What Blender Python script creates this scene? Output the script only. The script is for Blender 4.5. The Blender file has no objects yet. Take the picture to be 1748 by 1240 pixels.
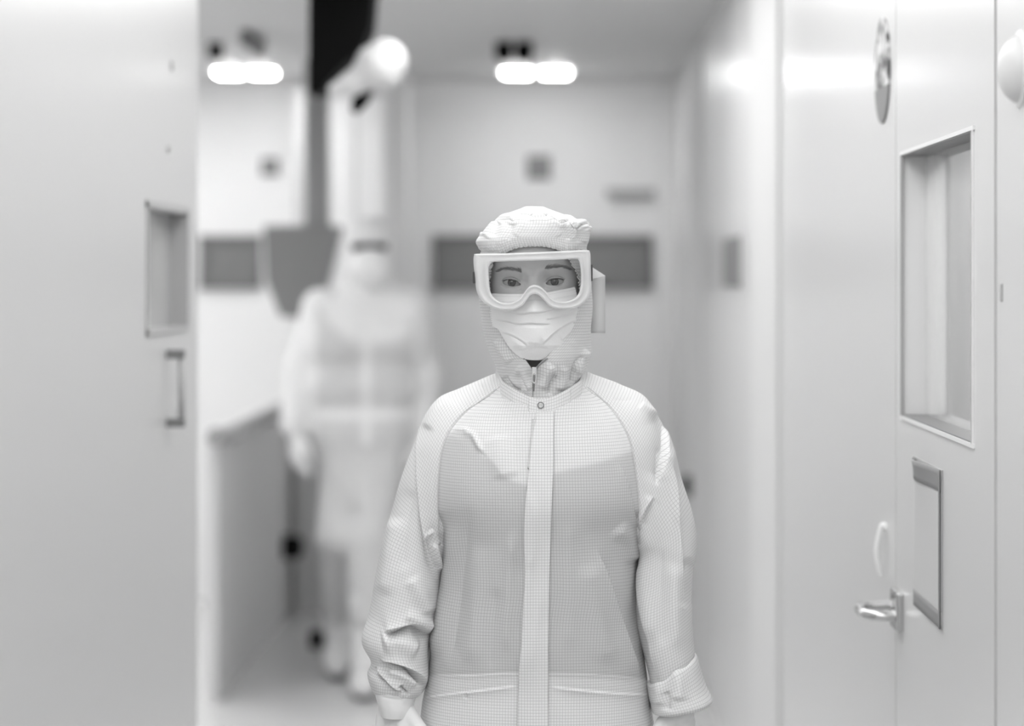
import bpy, math, random
import numpy as np
from mathutils import Vector
from mathutils.bvhtree import BVHTree

random.seed(7)
rng = np.random.default_rng(7)
S = bpy.context.scene
COL = S.collection

# ------------------------------------------------------------------ camera, world, light, exposure
F = 85.0 / 36.0 * 1748.0          # focal length in pixels
VX, VY, ZC = 949.0, 475.0, 1.557  # vanishing point, eye height
Y0 = F / 1190.0                   # distance of the woman in front

cam = bpy.data.cameras.new('camera')
cam.lens = 85.0
cam.sensor_width = 36.0
cam.shift_x = -(VX - 874.0) / 1748.0
cam.shift_y = -(620.0 - VY) / 1748.0
cam.clip_start = 0.05
cam.dof.use_dof = True
cam.dof.focus_distance = Y0 - 0.02
cam.dof.aperture_fstop = 2.35
camo = bpy.data.objects.new('camera', cam)
camo.location = (0, 0, ZC)
camo.rotation_euler = (math.pi / 2, 0, 0)
COL.objects.link(camo)
S.camera = camo

S.view_settings.view_transform = 'Standard'
S.view_settings.look = 'None'
S.view_settings.gamma = 1.0
S.view_settings.use_curve_mapping = False
S.view_settings.exposure = 1.18
LAMP_CAM, LAMP_NEAR, LAMP_BAY_FILL, LAMP_FAR = 1.85, 1.65, 3.7, 21.0

w = bpy.data.worlds.new('world')
S.world = w
w.use_nodes = True
w.node_tree.nodes['Background'].inputs[0].default_value = (0.6, 0.6, 0.6, 1)
w.node_tree.nodes['Background'].inputs[1].default_value = 0.5

# ------------------------------------------------------------------ small helpers
def lin(v):
    v = v / 255.0
    return v / 12.92 if v <= 0.04045 else ((v + 0.055) / 1.055) ** 2.4

def P(px, py, Y):
    return np.array([(px - VX) * Y / F, Y, ZC - (py - VY) * Y / F])

def proj(v):
    return np.stack([VX + F * v[..., 0] / v[..., 1], VY + F * (ZC - v[..., 2]) / v[..., 1]], -1)

def mat(name, grey, rough=0.5, metal=0.0, spec=0.5, coat=0.0, coat_rough=0.1, emit=0.0, sss=0.0, bump=0.0, bscale=200.0):
    m = bpy.data.materials.new(name)
    m.use_nodes = True
    nt = m.node_tree
    b = nt.nodes['Principled BSDF']
    c = lin(grey)
    b.inputs['Base Color'].default_value = (c, c, c, 1)
    b.inputs['Roughness'].default_value = rough
    b.inputs['Metallic'].default_value = metal
    b.inputs['Specular IOR Level'].default_value = spec
    b.inputs['Coat Weight'].default_value = coat
    b.inputs['Coat Roughness'].default_value = coat_rough
    if emit:
        b.inputs['Emission Color'].default_value = (1, 1, 1, 1)
        b.inputs['Emission Strength'].default_value = emit
    if sss:
        b.inputs['Subsurface Weight'].default_value = sss
        b.inputs['Subsurface Radius'].default_value = (0.01, 0.01, 0.01)
    if bump:
        tc = nt.nodes.new('ShaderNodeTexCoord')
        n = nt.nodes.new('ShaderNodeTexNoise')
        n.inputs['Scale'].default_value = bscale
        n.inputs['Detail'].default_value = 3
        bp = nt.nodes.new('ShaderNodeBump')
        bp.inputs['Strength'].default_value = bump
        bp.inputs['Distance'].default_value = 0.002
        nt.links.new(tc.outputs['Object'], n.inputs['Vector'])
        nt.links.new(n.outputs['Fac'], bp.inputs['Height'])
        nt.links.new(bp.outputs['Normal'], b.inputs['Normal'])
    return m

def math_node(nt, op, a, b=None):
    n = nt.nodes.new('ShaderNodeMath')
    n.operation = op
    for i, v in enumerate((a, b)):
        if v is None:
            continue
        if isinstance(v, (int, float)):
            n.inputs[i].default_value = v
        else:
            nt.links.new(v, n.inputs[i])
    return n.outputs[0]

def fabric(name, grey, line=0.62, pitch=0.0043, duty=0.13):
    """white clean-room cloth with its woven dark anti-static grid, laid out in metres of cloth (UV)"""
    m = mat(name, grey, rough=0.75, spec=0.25, bump=0.25, bscale=90)
    nt = m.node_tree
    b = nt.nodes['Principled BSDF']
    uv = nt.nodes.new('ShaderNodeUVMap')
    uv.uv_map = 'UVMap'
    sp = nt.nodes.new('ShaderNodeSeparateXYZ')
    nt.links.new(uv.outputs[0], sp.inputs[0])
    ms = []
    for k, (p, d, s) in enumerate(((pitch * 0.95, duty, 0.95), (pitch, duty, 1.0))):
        f = math_node(nt, 'FRACT', math_node(nt, 'DIVIDE', sp.outputs[k], p))
        g = math_node(nt, 'LESS_THAN', f, d)
        ms.append(math_node(nt, 'MULTIPLY', g, (1 - line) * s))
    tot = math_node(nt, 'SUBTRACT', 1.0, math_node(nt, 'MAXIMUM', ms[0], ms[1]))
    at = nt.nodes.new('ShaderNodeAttribute')
    at.attribute_name = 'tone'
    val = math_node(nt, 'MULTIPLY', math_node(nt, 'MULTIPLY', tot, at.outputs['Fac']), lin(grey))
    cb = nt.nodes.new('ShaderNodeCombineColor')
    for i in range(3):
        nt.links.new(val, cb.inputs[i])
    nt.links.new(cb.outputs[0], b.inputs['Base Color'])
    return m

ORG = {}

def tag(o, label=None, cat=None, group=None, kind=None):
    if label: o['label'] = label
    if cat: o['category'] = cat
    if group: o['group'] = group
    if kind: o['kind'] = kind
    return o

def empty(name, loc, label, cat, group=None, parent=None):
    o = bpy.data.objects.new(name, None)
    COL.objects.link(o)
    o.location = loc
    o.empty_display_size = 0.1
    ORG[o.name] = Vector(loc)
    return tag(o, label, cat, group)

def obj(name, V, Fc, m, parent=None, uv=None, tone=None, smooth=True, solid=0.0, offset=0.0, label=None):
    """one mesh object; V in world coordinates"""
    V = np.asarray(V, dtype=float)
    po = ORG[parent.name] if parent is not None else Vector((0, 0, 0))
    if parent is None:
        c = (V.min(0) + V.max(0)) / 2
        po = Vector((c[0], c[1], V[:, 2].min()))
    me = bpy.data.meshes.new(name)
    me.from_pydata((V - np.array(po)).tolist(), [], [tuple(int(i) for i in f) for f in Fc])
    me.materials.append(m)
    n = len(me.loops)
    if uv is not None:
        li = np.empty(n, dtype=np.int32)
        me.loops.foreach_get('vertex_index', li)
        l = me.uv_layers.new(name='UVMap')
        l.data.foreach_set('uv', np.asarray(uv, dtype=np.float32)[li].ravel())
    if m.name.startswith('fabric') or tone is not None:
        a = me.attributes.new('tone', 'FLOAT', 'POINT')
        t = np.ones(len(V), dtype=np.float32) if tone is None else np.asarray(tone, dtype=np.float32)
        a.data.foreach_set('value', t)
    if smooth:
        me.polygons.foreach_set('use_smooth', [True] * len(me.polygons))
    me.update()
    o = bpy.data.objects.new(name, me)
    COL.objects.link(o)
    if parent is None:
        o.location = po
    else:
        o.parent = parent
    ORG[o.name] = Vector(po)
    if solid:
        md = o.modifiers.new('thickness', 'SOLIDIFY')
        md.thickness = solid
        md.offset = offset
    if label:
        o['label'] = label
    return o

class MB:
    def __init__(s):
        s.v, s.f = [], []
    def add(s, V, Fc):
        n = len(s.v)
        s.v += [tuple(p) for p in V]
        s.f += [tuple(i + n for i in f) for f in Fc]
        return s
    def box(s, x0, x1, y0, y1, z0, z1):
        V = [(x, y, z) for x in (x0, x1) for y in (y0, y1) for z in (z0, z1)]
        return s.add(V, [(0, 1, 3, 2), (4, 6, 7, 5), (0, 4, 5, 1), (2, 3, 7, 6), (0, 2, 6, 4), (1, 5, 7, 3)])
    def tube(s, pts, r, n=16, closed=False):
        pts = [Vector(p) for p in pts]
        rs = r if isinstance(r, (list, tuple, np.ndarray)) else [r] * len(pts)
        V, Fc = [], []
        up = Vector((0, 0, 1))
        N = len(pts)
        for i, p in enumerate(pts):
            a = pts[(i - 1) % N] if (closed or i > 0) else p
            b = pts[(i + 1) % N] if (closed or i < N - 1) else p
            t = (b - a).normalized()
            if abs(t.dot(up)) > 0.97:
                up = Vector((1, 0, 0)) if abs(t.x) < 0.9 else Vector((0, 1, 0))
            e = t.cross(up).normalized()
            g = e.cross(t).normalized()
            up = g
            for k in range(n):
                an = 2 * math.pi * k / n
                V.append(p + e * (rs[i] * math.cos(an)) + g * (rs[i] * math.sin(an)))
        M = N if closed else N - 1
        for i in range(M):
            for k in range(n):
                j = (i + 1) % N
                Fc.append((i * n + k, i * n + (k + 1) % n, j * n + (k + 1) % n, j * n + k))
        if not closed:
            Fc.append(tuple(range(n - 1, -1, -1)))
            Fc.append(tuple((N - 1) * n + k for k in range(n)))
        return s.add(V, Fc)
    def disc(s, c, axis, r, h, n=40, bevel=0.0):
        """short cylinder from c along axis, with a rounded front rim"""
        a = Vector(axis).normalized()
        c = Vector(c)
        bv = bevel or h * 0.3
        s.tube([c, c + a * (h - bv), c + a * (h - bv * 0.3), c + a * h], [r, r, r - bv * 0.4, r - bv * 1.2], n)
        return s
    def build(s, name, m, parent=None, smooth=False, bevel=0.0, **k):
        o = obj(name, s.v, s.f, m, parent, smooth=smooth, **k)
        if bevel:
            md = o.modifiers.new('bevel', 'BEVEL')
            md.width = bevel
            md.segments = 3
            md.limit_method = 'ANGLE'
        return o

def cr(pts, n, closed=False):
    """Catmull-Rom resample of control rows (k, d) into n rows"""
    p = np.asarray(pts, dtype=float)
    k = len(p)
    if closed:
        t = np.linspace(0, k, n, endpoint=False)
        i = np.floor(t).astype(int)
        f = (t - i)[:, None]
        a, b, c, d = (p[(i + q) % k] for q in (-1, 0, 1, 2))
    else:
        q = np.vstack([2 * p[0] - p[1], p, 2 * p[-1] - p[-2]])
        t = np.linspace(0, k - 1, n)
        i = np.minimum(np.floor(t).astype(int), k - 2)
        f = (t - i)[:, None]
        a, b, c, d = (q[i + j] for j in range(4))
    return 0.5 * (2 * b + (c - a) * f + (2 * a - 5 * b + 4 * c - d) * f ** 2 + (3 * b - a - 3 * c + d) * f ** 3)

def vnoise(p, seed=0):
    """smooth value noise in -1..1 of (n,3) points"""
    i = np.floor(p).astype(np.int64)
    f = p - i
    f = f * f * (3 - 2 * f)
    def h(x, y, z):
        n = (x * 374761393 + y * 668265263 + z * 2147483647 + seed * 974711) & 0xffffffff
        n = ((n ^ (n >> 13)) * 1274126177) & 0xffffffff
        return ((n ^ (n >> 16)) & 0xffff) / 32767.5 - 1
    r = 0
    for dx in (0, 1):
        for dy in (0, 1):
            for dz in (0, 1):
                wt = (f[:, 0] if dx else 1 - f[:, 0]) * (f[:, 1] if dy else 1 - f[:, 1]) * (f[:, 2] if dz else 1 - f[:, 2])
                r = r + wt * h(i[:, 0] + dx, i[:, 1] + dy, i[:, 2] + dz)
    return r

def seg_dist(q, line):
    """signed distance in px of (n,2) points to a polyline, and the 0..1 position along it"""
    line = np.asarray(line, dtype=float)
    L = np.linalg.norm(np.diff(line, axis=0), axis=1)
    cum = np.r_[0, np.cumsum(L)]
    best = np.full(len(q), 1e9)
    sg = np.ones(len(q))
    tt = np.zeros(len(q))
    for i in range(len(line) - 1):
        a, d = line[i], line[i + 1] - line[i]
        t = np.clip(((q - a) @ d) / (d @ d), 0, 1)
        e = q - (a + t[:, None] * d)
        r = np.hypot(e[:, 0], e[:, 1])
        s = np.sign(d[0] * (q[:, 1] - a[1]) - d[1] * (q[:, 0] - a[0]))
        m = r < best
        best = np.where(m, r, best)
        sg = np.where(m, s, sg)
        tt = np.where(m, (cum[i] + t * L[i]) / cum[-1], tt)
    return best, sg, tt

def fold_disp(q, folds, fold_gain=1.5):
    """cloth folds: each ('ridge'|'step', polyline in px of the photograph, width px, height m)"""
    D = np.zeros(len(q))
    for kind, line, wd, h in folds:
        h = h * fold_gain
        ln = cr(line, max(8, 6 * len(line)))
        d, s, t = seg_dist(q, ln)
        ends = np.clip(np.minimum(t, 1 - t) * 6 + 0.0, 0, 1)
        ends = ends * ends * (3 - 2 * ends)
        if kind == 'ridge':
            D += h * ends * np.exp(-(d / wd) ** 2)
        elif kind == 'crease':
            D -= h * ends * np.exp(-(d / wd) ** 1.2)
        else:   # step: cloth lapping over on one side, falling slowly away from the edge
            far = np.exp(-np.abs(d) / wd)
            lo = np.where(s > 0, far, -0.45 * far)
            soft = np.clip(d / 1.6, 0, 1)
            D += h * ends * lo * soft
    return D

def grid_faces(nr, nc, wrap=False):
    r = np.arange(nr - 1)[:, None]
    c = np.arange(nc if wrap else nc - 1)[None, :]
    c2 = (c + 1) % nc
    f = np.stack([r * nc + c, r * nc + c2, (r + 1) * nc + c2, (r + 1) * nc + c], -1)
    return f.reshape(-1, 4)

def grid_normals(G, wrap):
    """G (nr,nc,3)"""
    du = np.roll(G, -1, 1) - np.roll(G, 1, 1)
    if not wrap:
        du[:, 0] = G[:, 1] - G[:, 0]
        du[:, -1] = G[:, -1] - G[:, -2]
    dv = np.gradient(G, axis=0)
    n = np.cross(du, dv)
    n /= np.linalg.norm(n, axis=-1, keepdims=True) + 1e-12
    return n

def pair_loft(rows, nr, nc, folds=(), base=Y0, wrinkle=0.0, wscale=14.0, phi=None, post=None, uvrot=0.0, seed=0, gather=None, gain=1.5):
    """Tube of cloth. rows: (ax,ay,bx,by, dc, rf, rb, n): left and right silhouette points in px at depth base+dc,
    front and back half depths and superellipse exponent. Returns V, faces, uv."""
    R = cr(rows, nr)
    if phi is None:
        tt = np.linspace(-1, 1, nc)
        ph = (math.pi * (.55 * tt + .45 * tt ** 3))[None, :].repeat(nr, 0)
        wrap = False
    else:
        ph = phi(R, nc)
        wrap = False
    Y = base + R[:, 4]
    A = np.stack([(R[:, 0] - VX) * Y / F, Y, ZC - (R[:, 1] - VY) * Y / F], -1)
    B = np.stack([(R[:, 2] - VX) * Y / F, Y, ZC - (R[:, 3] - VY) * Y / F], -1)
    C, H = (A + B) / 2, (B - A) / 2
    s, c = np.sin(ph), np.cos(ph)          # phi = 0 faces the camera, + towards image right
    e = (2.0 / R[:, 7])[:, None]
    sx = np.sign(s) * np.abs(s) ** e
    cy = np.sign(c) * np.abs(c) ** e
    dep = np.where(cy > 0, R[:, 5][:, None], R[:, 6][:, None])
    G = C[:, None, :] + sx[..., None] * H[:, None, :]
    G[..., 1] -= cy * dep
    if post is not None:
        G = post(G, R, ph)
    # metres of cloth
    du = np.linalg.norm(np.diff(G, axis=1), axis=-1)
    u = np.concatenate([np.zeros((nr, 1)), np.cumsum(du, 1)], 1)
    mid = np.array([np.interp(0.0, ph[i], u[i]) for i in range(nr)])
    u = u - mid[:, None]
    j0 = int(np.argmin(np.abs(ph[nr // 2])))
    v = np.concatenate([[0], np.cumsum(np.linalg.norm(np.diff(C, axis=0), axis=-1))])[:, None] + 0 * u
    # normals outwards
    N = grid_normals(G, wrap)
    cen = C[:, None, :].copy()
    sgn = np.sign(((G - cen) * N).sum(-1).mean())
    N = N * (sgn if sgn != 0 else 1)
    V = G.reshape(-1, 3).copy()
    Nf = N.reshape(-1, 3)
    q = proj(V)
    front = np.clip(-Nf[:, 1] * 2.5 + 0.35, 0, 1)
    D = np.zeros(len(V))
    if folds:
        D += fold_disp(q, folds, gain) * front
    if wrinkle:
        D += wrinkle * (vnoise(V * wscale, seed) + 0.5 * vnoise(V * wscale * 2.3, seed + 1))
    if gather is not None:
        D += gather(V, q, ph.reshape(-1), R)
    V += Nf * D[:, None]
    uv = np.stack([u, v], -1).reshape(-1, 2)
    if uvrot:
        a = uvrot
        uv = uv @ np.array([[math.cos(a), -math.sin(a)], [math.sin(a), math.cos(a)]])
    return V, grid_faces(nr, nc, wrap), uv

# ---- solids grown from tapered capsules (one continuous skin)
def cap(a, b, ra, rb):
    return (np.asarray(a, float), np.asarray(b, float), ra, rb)

def blob(prims, h, k=0.02, disp=None, squash=None):
    """smooth union of tapered capsules -> surface-nets mesh"""
    lo = np.min([np.minimum(p[0], p[1]) - max(p[2], p[3]) for p in prims], 0) - 3 * h
    hi = np.max([np.maximum(p[0], p[1]) + max(p[2], p[3]) for p in prims], 0) + 3 * h
    n = np.ceil((hi - lo) / h).astype(int) + 1
    ax = [lo[i] + h * np.arange(n[i]) for i in range(3)]
    X = np.stack(np.meshgrid(*ax, indexing='ij'), -1).reshape(-1, 3)
    D = None
    for a, b, ra, rb in prims:
        d = b - a
        t = np.clip(((X - a) @ d) / (d @ d + 1e-12), 0, 1)
        e = X - (a + t[:, None] * d)
        r = ra + (rb - ra) * t
        g = np.linalg.norm(e, axis=1) - r
        if D is None:
            D = g
        else:
            hh = np.clip(0.5 + 0.5 * (D - g) / k, 0, 1)
            D = D * (1 - hh) + g * hh - k * hh * (1 - hh)
    if disp is not None:
        D = D + disp(X)
    return nets(D.reshape(n), lo, h)

def nets(D, lo, h):
    ins = D < 0
    nx, ny, nz = D.shape
    cs = [(i, j, k) for i in (0, 1) for j in (0, 1) for k in (0, 1)]
    def sub(A, c):
        return A[c[0]:nx - 1 + c[0], c[1]:ny - 1 + c[1], c[2]:nz - 1 + c[2]]
    cnt = sum(sub(ins, c).astype(int) for c in cs)
    act = (cnt > 0) & (cnt < 8)
    idx = -np.ones(act.shape, dtype=int)
    idx[act] = np.arange(act.sum())
    I = np.argwhere(act)
    acc = np.zeros((len(I), 3))
    num = np.zeros(len(I))
    for a in cs:
        for ax in range(3):
            if a[ax]:
                continue
            b = list(a); b[ax] = 1
            ia, ib = I + np.array(a), I + np.array(b)
            da, db = D[tuple(ia.T)], D[tuple(ib.T)]
            m = (da < 0) != (db < 0)
            t = np.where(m, da / np.where(m, da - db, 1), 0)
            pt = ia.astype(float)
            pt[:, ax] += t
            acc[m] += pt[m]
            num[m] += 1
    V = lo + h * acc / num[:, None]
    Fc = []
    for ax in range(3):
        o = [q for q in range(3) if q != ax]
        sl = [slice(1, -1)] * 3
        sl[ax] = slice(0, -1)
        a = ins[tuple(sl)]
        sl2 = list(sl); sl2[ax] = slice(1, None)
        b = ins[tuple(sl2)]
        E = np.argwhere(a != b)
        if not len(E):
            continue
        flip = a[tuple(E.T)]
        E = E.copy()
        for q in o:
            E[:, q] += 1
        def cell(d0, d1):
            c = E.copy(); c[:, o[0]] -= d0; c[:, o[1]] -= d1
            return idx[tuple(c.T)]
        q = np.stack([cell(1, 1), cell(0, 1), cell(0, 0), cell(1, 0)], -1)
        if ax == 1:
            flip = ~flip
        q[~flip] = q[~flip][:, ::-1]
        Fc.append(q)
    return V, np.concatenate(Fc)

# ------------------------------------------------------------------ materials
M_WALL = mat('painted_panel', 212, rough=0.35, spec=0.5, coat=0.35, coat_rough=0.2)
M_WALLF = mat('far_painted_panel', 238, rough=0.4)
M_WALLL = mat('left_painted_panel', 203, rough=0.35, coat=0.3, coat_rough=0.2)
M_CEIL = mat('ceiling_panel', 214, rough=0.5)
M_FLOOR = mat('epoxy_floor', 205, rough=0.25, spec=0.5)
M_TRIM = mat('white_trim', 234, rough=0.3)
M_POST = mat('post_white', 206, rough=0.6, spec=0.2)
M_SEAM = mat('grey_gasket', 120, rough=0.6)
M_STEEL = mat('brushed_steel', 200, rough=0.22, metal=1.0)
M_PANE2 = mat('window_pane_grey', 180, rough=0.1, spec=0.6)
M_PANE = mat('window_pane', 222, rough=0.03, spec=0.9, coat=1.0, coat_rough=0.02)
M_DPANE = mat('dark_window_pane', 128, rough=0.15)
M_BLACK = mat('black_plastic', 8, rough=0.7, spec=0.1)
M_DGREY = mat('dark_grey_plastic', 120, rough=0.6)
M_GREY = mat('grey_paint', 175, rough=0.4)
M_LGREY = mat('pale_grey_paper', 196, rough=0.6)
M_BORDER = mat('grey_border', 128, rough=0.5)
M_WHITE = mat('white_plastic', 240, rough=0.3)
M_LAMPC = mat('lamp_diffuser_dim', 255, emit=LAMP_CAM)
M_LAMPN = mat('lamp_diffuser_near', 255, emit=LAMP_NEAR)
M_LAMPM = mat('lamp_diffuser_mid', 255, emit=2.1)
M_LAMPB = mat('fill_diffuser_bay', 255, emit=LAMP_BAY_FILL)
M_LAMPF = mat('lamp_diffuser_far', 255, emit=LAMP_FAR)
M_SKIN = mat('skin', 206, rough=0.5, spec=0.35, sss=0.15, bump=0.15, bscale=900)
M_LIP = mat('lips', 140, rough=0.4)
M_HAIR = mat('brow_hair', 145, rough=0.7)
M_LASH = mat('lashes', 45, rough=0.7)
M_FAB = fabric('fabric_suit', 232, line=0.66)
M_FAB2 = fabric('fabric_suit_far', 236, line=0.85)
M_GLOVE = mat('latex_glove', 236, rough=0.45, sss=0.1, bump=0.3, bscale=60)
M_BOOT = mat('boot', 228, rough=0.5)
M_SOLE = mat('boot_sole', 90, rough=0.6)
M_STRAP = mat('elastic_strap', 205, rough=0.8)
M_CLIP = mat('strap_clip', 70, rough=0.5)
M_TIE = mat('ribbon', 205, rough=0.6)
M_METAL = mat('zip_metal', 215, rough=0.3, metal=0.7)
M_SNAP = mat('snap_metal', 150, rough=0.35, metal=0.6)

# eyeball: sclera, iris and pupil by the angle from the gaze axis
def eye_material():
    m = mat('eyeball', 200, rough=0.08, spec=0.6)
    nt = m.node_tree
    at = nt.nodes.new('ShaderNodeAttribute'); at.attribute_name = 'tone'
    cr_ = nt.nodes.new('ShaderNodeValToRGB')
    e = cr_.color_ramp.elements
    e[0].position = 0.0; e[0].color = (0.006,) * 3 + (1,)
    e[1].position = 1.0; e[1].color = (lin(186),) * 3 + (1,)
    for p, g in ((0.130, 10), (0.160, 58), (0.29, 84), (0.37, 62), (0.41, 38), (0.46, 178)):
        x = e.new(p); x.color = (lin(g),) * 3 + (1,)
    nt.links.new(at.outputs['Fac'], cr_.inputs[0])
    nt.links.new(cr_.outputs[0], nt.nodes['Principled BSDF'].inputs['Base Color'])
    return m
M_EYE = eye_material()

def thin_glass():
    m = bpy.data.materials.new('clear_lens')
    m.use_nodes = True
    nt = m.node_tree
    nt.nodes.clear()
    o = nt.nodes.new('ShaderNodeOutputMaterial')
    t = nt.nodes.new('ShaderNodeBsdfTransparent')
    t.inputs[0].default_value = (0.93, 0.93, 0.93, 1)
    g = nt.nodes.new('ShaderNodeBsdfGlossy')
    g.inputs['Roughness'].default_value = 0.08
    fr = nt.nodes.new('ShaderNodeFresnel')
    fr.inputs[0].default_value = 1.45
    mx = nt.nodes.new('ShaderNodeMixShader')
    nt.links.new(fr.outputs[0], mx.inputs[0])
    nt.links.new(t.outputs[0], mx.inputs[1])
    nt.links.new(g.outputs[0], mx.inputs[2])
    nt.links.new(mx.outputs[0], o.inputs[0])
    return m
M_LENS = thin_glass()

def frosted():
    m = bpy.data.materials.new('frosted_frame')
    m.use_nodes = True
    nt = m.node_tree
    b = nt.nodes['Principled BSDF']
    c = lin(246)
    b.inputs['Base Color'].default_value = (c, c, c, 1)
    b.inputs['Roughness'].default_value = 0.3
    b.inputs['Subsurface Weight'].default_value = 0.3
    b.inputs['Subsurface Radius'].default_value = (0.02,) * 3
    t = nt.nodes.new('ShaderNodeBsdfTransparent')
    tr = nt.nodes.new('ShaderNodeBsdfTranslucent')
    tr.inputs[0].default_value = (0.95, 0.95, 0.95, 1)
    m1 = nt.nodes.new('ShaderNodeMixShader'); m1.inputs[0].default_value = 0.35
    m2 = nt.nodes.new('ShaderNodeMixShader'); m2.inputs[0].default_value = 0.24
    o = nt.nodes['Material Output']
    nt.links.new(b.outputs[0], m1.inputs[1]); nt.links.new(tr.outputs[0], m1.inputs[2])
    nt.links.new(m1.outputs[0], m2.inputs[1]); nt.links.new(t.outputs[0], m2.inputs[2])
    nt.links.new(m2.outputs[0], o.inputs[0])
    return m
M_FRAME = frosted()

def mask_material():
    m = mat('mask_paper', 240, rough=0.8, spec=0.2, bump=0.2, bscale=500)
    nt = m.node_tree
    uv = nt.nodes.new('ShaderNodeUVMap'); uv.uv_map = 'UVMap'
    sp = nt.nodes.new('ShaderNodeSeparateXYZ')
    nt.links.new(uv.outputs[0], sp.inputs[0])
    dash = math_node(nt, 'LESS_THAN', math_node(nt, 'FRACT', math_node(nt, 'DIVIDE', sp.outputs[0], 0.0021)), 0.5)
    tot = None
    for v in (0.0035, 0.0105, 0.012):
        l = math_node(nt, 'LESS_THAN', math_node(nt, 'ABSOLUTE', math_node(nt, 'SUBTRACT', sp.outputs[1], v)), 0.00035)
        tot = l if tot is None else math_node(nt, 'MAXIMUM', tot, l)
    msk = math_node(nt, 'MULTIPLY', math_node(nt, 'MULTIPLY', tot, dash), 0.28)
    # welded side tabs
    dv = math_node(nt, 'LESS_THAN', math_node(nt, 'FRACT', math_node(nt, 'DIVIDE', sp.outputs[1], 0.0032)), 0.3)
    sd = math_node(nt, 'GREATER_THAN', math_node(nt, 'ABSOLUTE', sp.outputs[0]), 0.0675)
    m2 = math_node(nt, 'MULTIPLY', math_node(nt, 'MULTIPLY', dv, sd), 0.2)
    val = math_node(nt, 'MULTIPLY', math_node(nt, 'SUBTRACT', 1.0, math_node(nt, 'MAXIMUM', msk, m2)), lin(240))
    cb = nt.nodes.new('ShaderNodeCombineColor')
    for i in range(3):
        nt.links.new(val, cb.inputs[i])
    nt.links.new(cb.outputs[0], nt.nodes['Principled BSDF'].inputs['Base Color'])
    return m
M_MASK = mask_material()

def disc_material():
    """round wall disc: mottled picture above, plain grey below"""
    m = mat('mottled_disc', 180, rough=0.55, spec=0.25)
    nt = m.node_tree
    tc = nt.nodes.new('ShaderNodeTexCoord')
    n = nt.nodes.new('ShaderNodeTexNoise')
    n.inputs['Scale'].default_value = 26
    n.inputs['Detail'].default_value = 4
    nt.links.new(tc.outputs['Object'], n.inputs['Vector'])
    cr_ = nt.nodes.new('ShaderNodeValToRGB')
    e = cr_.color_ramp.elements
    e[0].position = 0.42; e[0].color = (lin(80),) * 3 + (1,)
    e[1].position = 0.58; e[1].color = (lin(215),) * 3 + (1,)
    nt.links.new(n.outputs['Fac'], cr_.inputs[0])
    sp = nt.nodes.new('ShaderNodeSeparateXYZ')
    nt.links.new(tc.outputs['Object'], sp.inputs[0])
    lo = math_node(nt, 'LESS_THAN', sp.outputs[2], 0.062)
    mx = nt.nodes.new('ShaderNodeMix'); mx.data_type = 'RGBA'
    nt.links.new(lo, mx.inputs['Factor'])
    nt.links.new(cr_.outputs[0], mx.inputs[6])
    mx.inputs[7].default_value = (lin(132),) * 3 + (1,)
    nt.links.new(mx.outputs[2], nt.nodes['Principled BSDF'].inputs['Base Color'])
    return m
M_DISC = disc_material()

# ------------------------------------------------------------------ the room
XR, XL, YF, HC, YB = 0.57, -0.80, 11.70, 2.506, -4.0
XLL = -4.0
XM = -1.24     # low wall of the left bay
def struct(mb, name, m, bevel=0.0):
    return tag(mb.build(name, m, bevel=bevel), kind='structure')

struct(MB().box(XLL - .1, XR + .7, YB - .1, YF + .1, -.1, 0), 'floor', M_FLOOR)
struct(MB().box(XLL - .1, XR + .7, YB - .1, YF + .1, HC, HC + .1), 'ceiling', M_CEIL)
struct(MB().box(XLL - .1, XR + .7, YF, YF + .1, 0, HC), 'wall_back', M_WALLF)
struct(MB().box(XLL - .1, XR + .7, YB - .1, YB, 0, HC), 'wall_front', M_WALLF)
struct(MB().box(XLL - .1, XLL, YB, YF, 0, HC), 'wall_far_left', M_WALLF)

# right wall with the door opening
DY0, DY1, DZ = 3.145, 4.05, 2.10
wr = MB().box(XR, XR + .12, YB, DY0 - .020, 0, HC).box(XR, XR + .12, DY1 + .007, YF, 0, HC).box(XR, XR + .12, DY0 - .020, DY1 + .007, DZ, HC)
struct(wr, 'wall_right', M_WALL)
# dark gasket channel behind the door seam and two raised white posts further down
struct(MB().box(XR + .006, XR + .1, DY0 - .021, DY0 + .001, 0, DZ).box(XR + .006, XR + .1, DY1 - .001, DY1 + .008, 0, DZ), 'trim_1', M_SEAM)
for n_, (xa, xb) in enumerate(((1289, 1334), (1172, 1200))):
    ya, yb = F * XR / (xb - VX), F * XR / (xa - VX)
    struct(MB().box(XR - .012, XR + .01, ya, yb, 0, HC), 'trim_%d' % (n_ + 2), M_POST, bevel=.003)

# door leaf with a recessed window
WY0, WY1 = 3.30, 3.98
WZ0, WZ1 = 1.331, 1.759
dm = MB().box(XR, XR + .05, DY0, WY0, .01, DZ).box(XR, XR + .05, WY1, DY1, .01, DZ)
dm.box(XR, XR + .05, WY0, WY1, .01, WZ0).box(XR, XR + .05, WY0, WY1, WZ1, DZ)
door = struct(dm, 'door_1', M_WALL)
win = tag(MB().box(XR + .038, XR + .045, WY0 - .01, WY1 + .01, WZ0 - .01, WZ1 + .01).build('window_pane', M_PANE, door))
wf = MB()
wf.box(XR - .001, XR + .038, WY0, WY1, WZ1 - .002, WZ1).box(XR - .001, XR + .038, WY0, WY1, WZ0, WZ0 + .002)
wf.build('window_frame', M_BORDER, door)
MB().box(XR - .001, XR + .038, WY1 - .002, WY1, WZ0, WZ1).box(XR - .001, XR + .038, WY0, WY0 + .002, WZ0, WZ1).build('window_jamb', M_TRIM, door)
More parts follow.
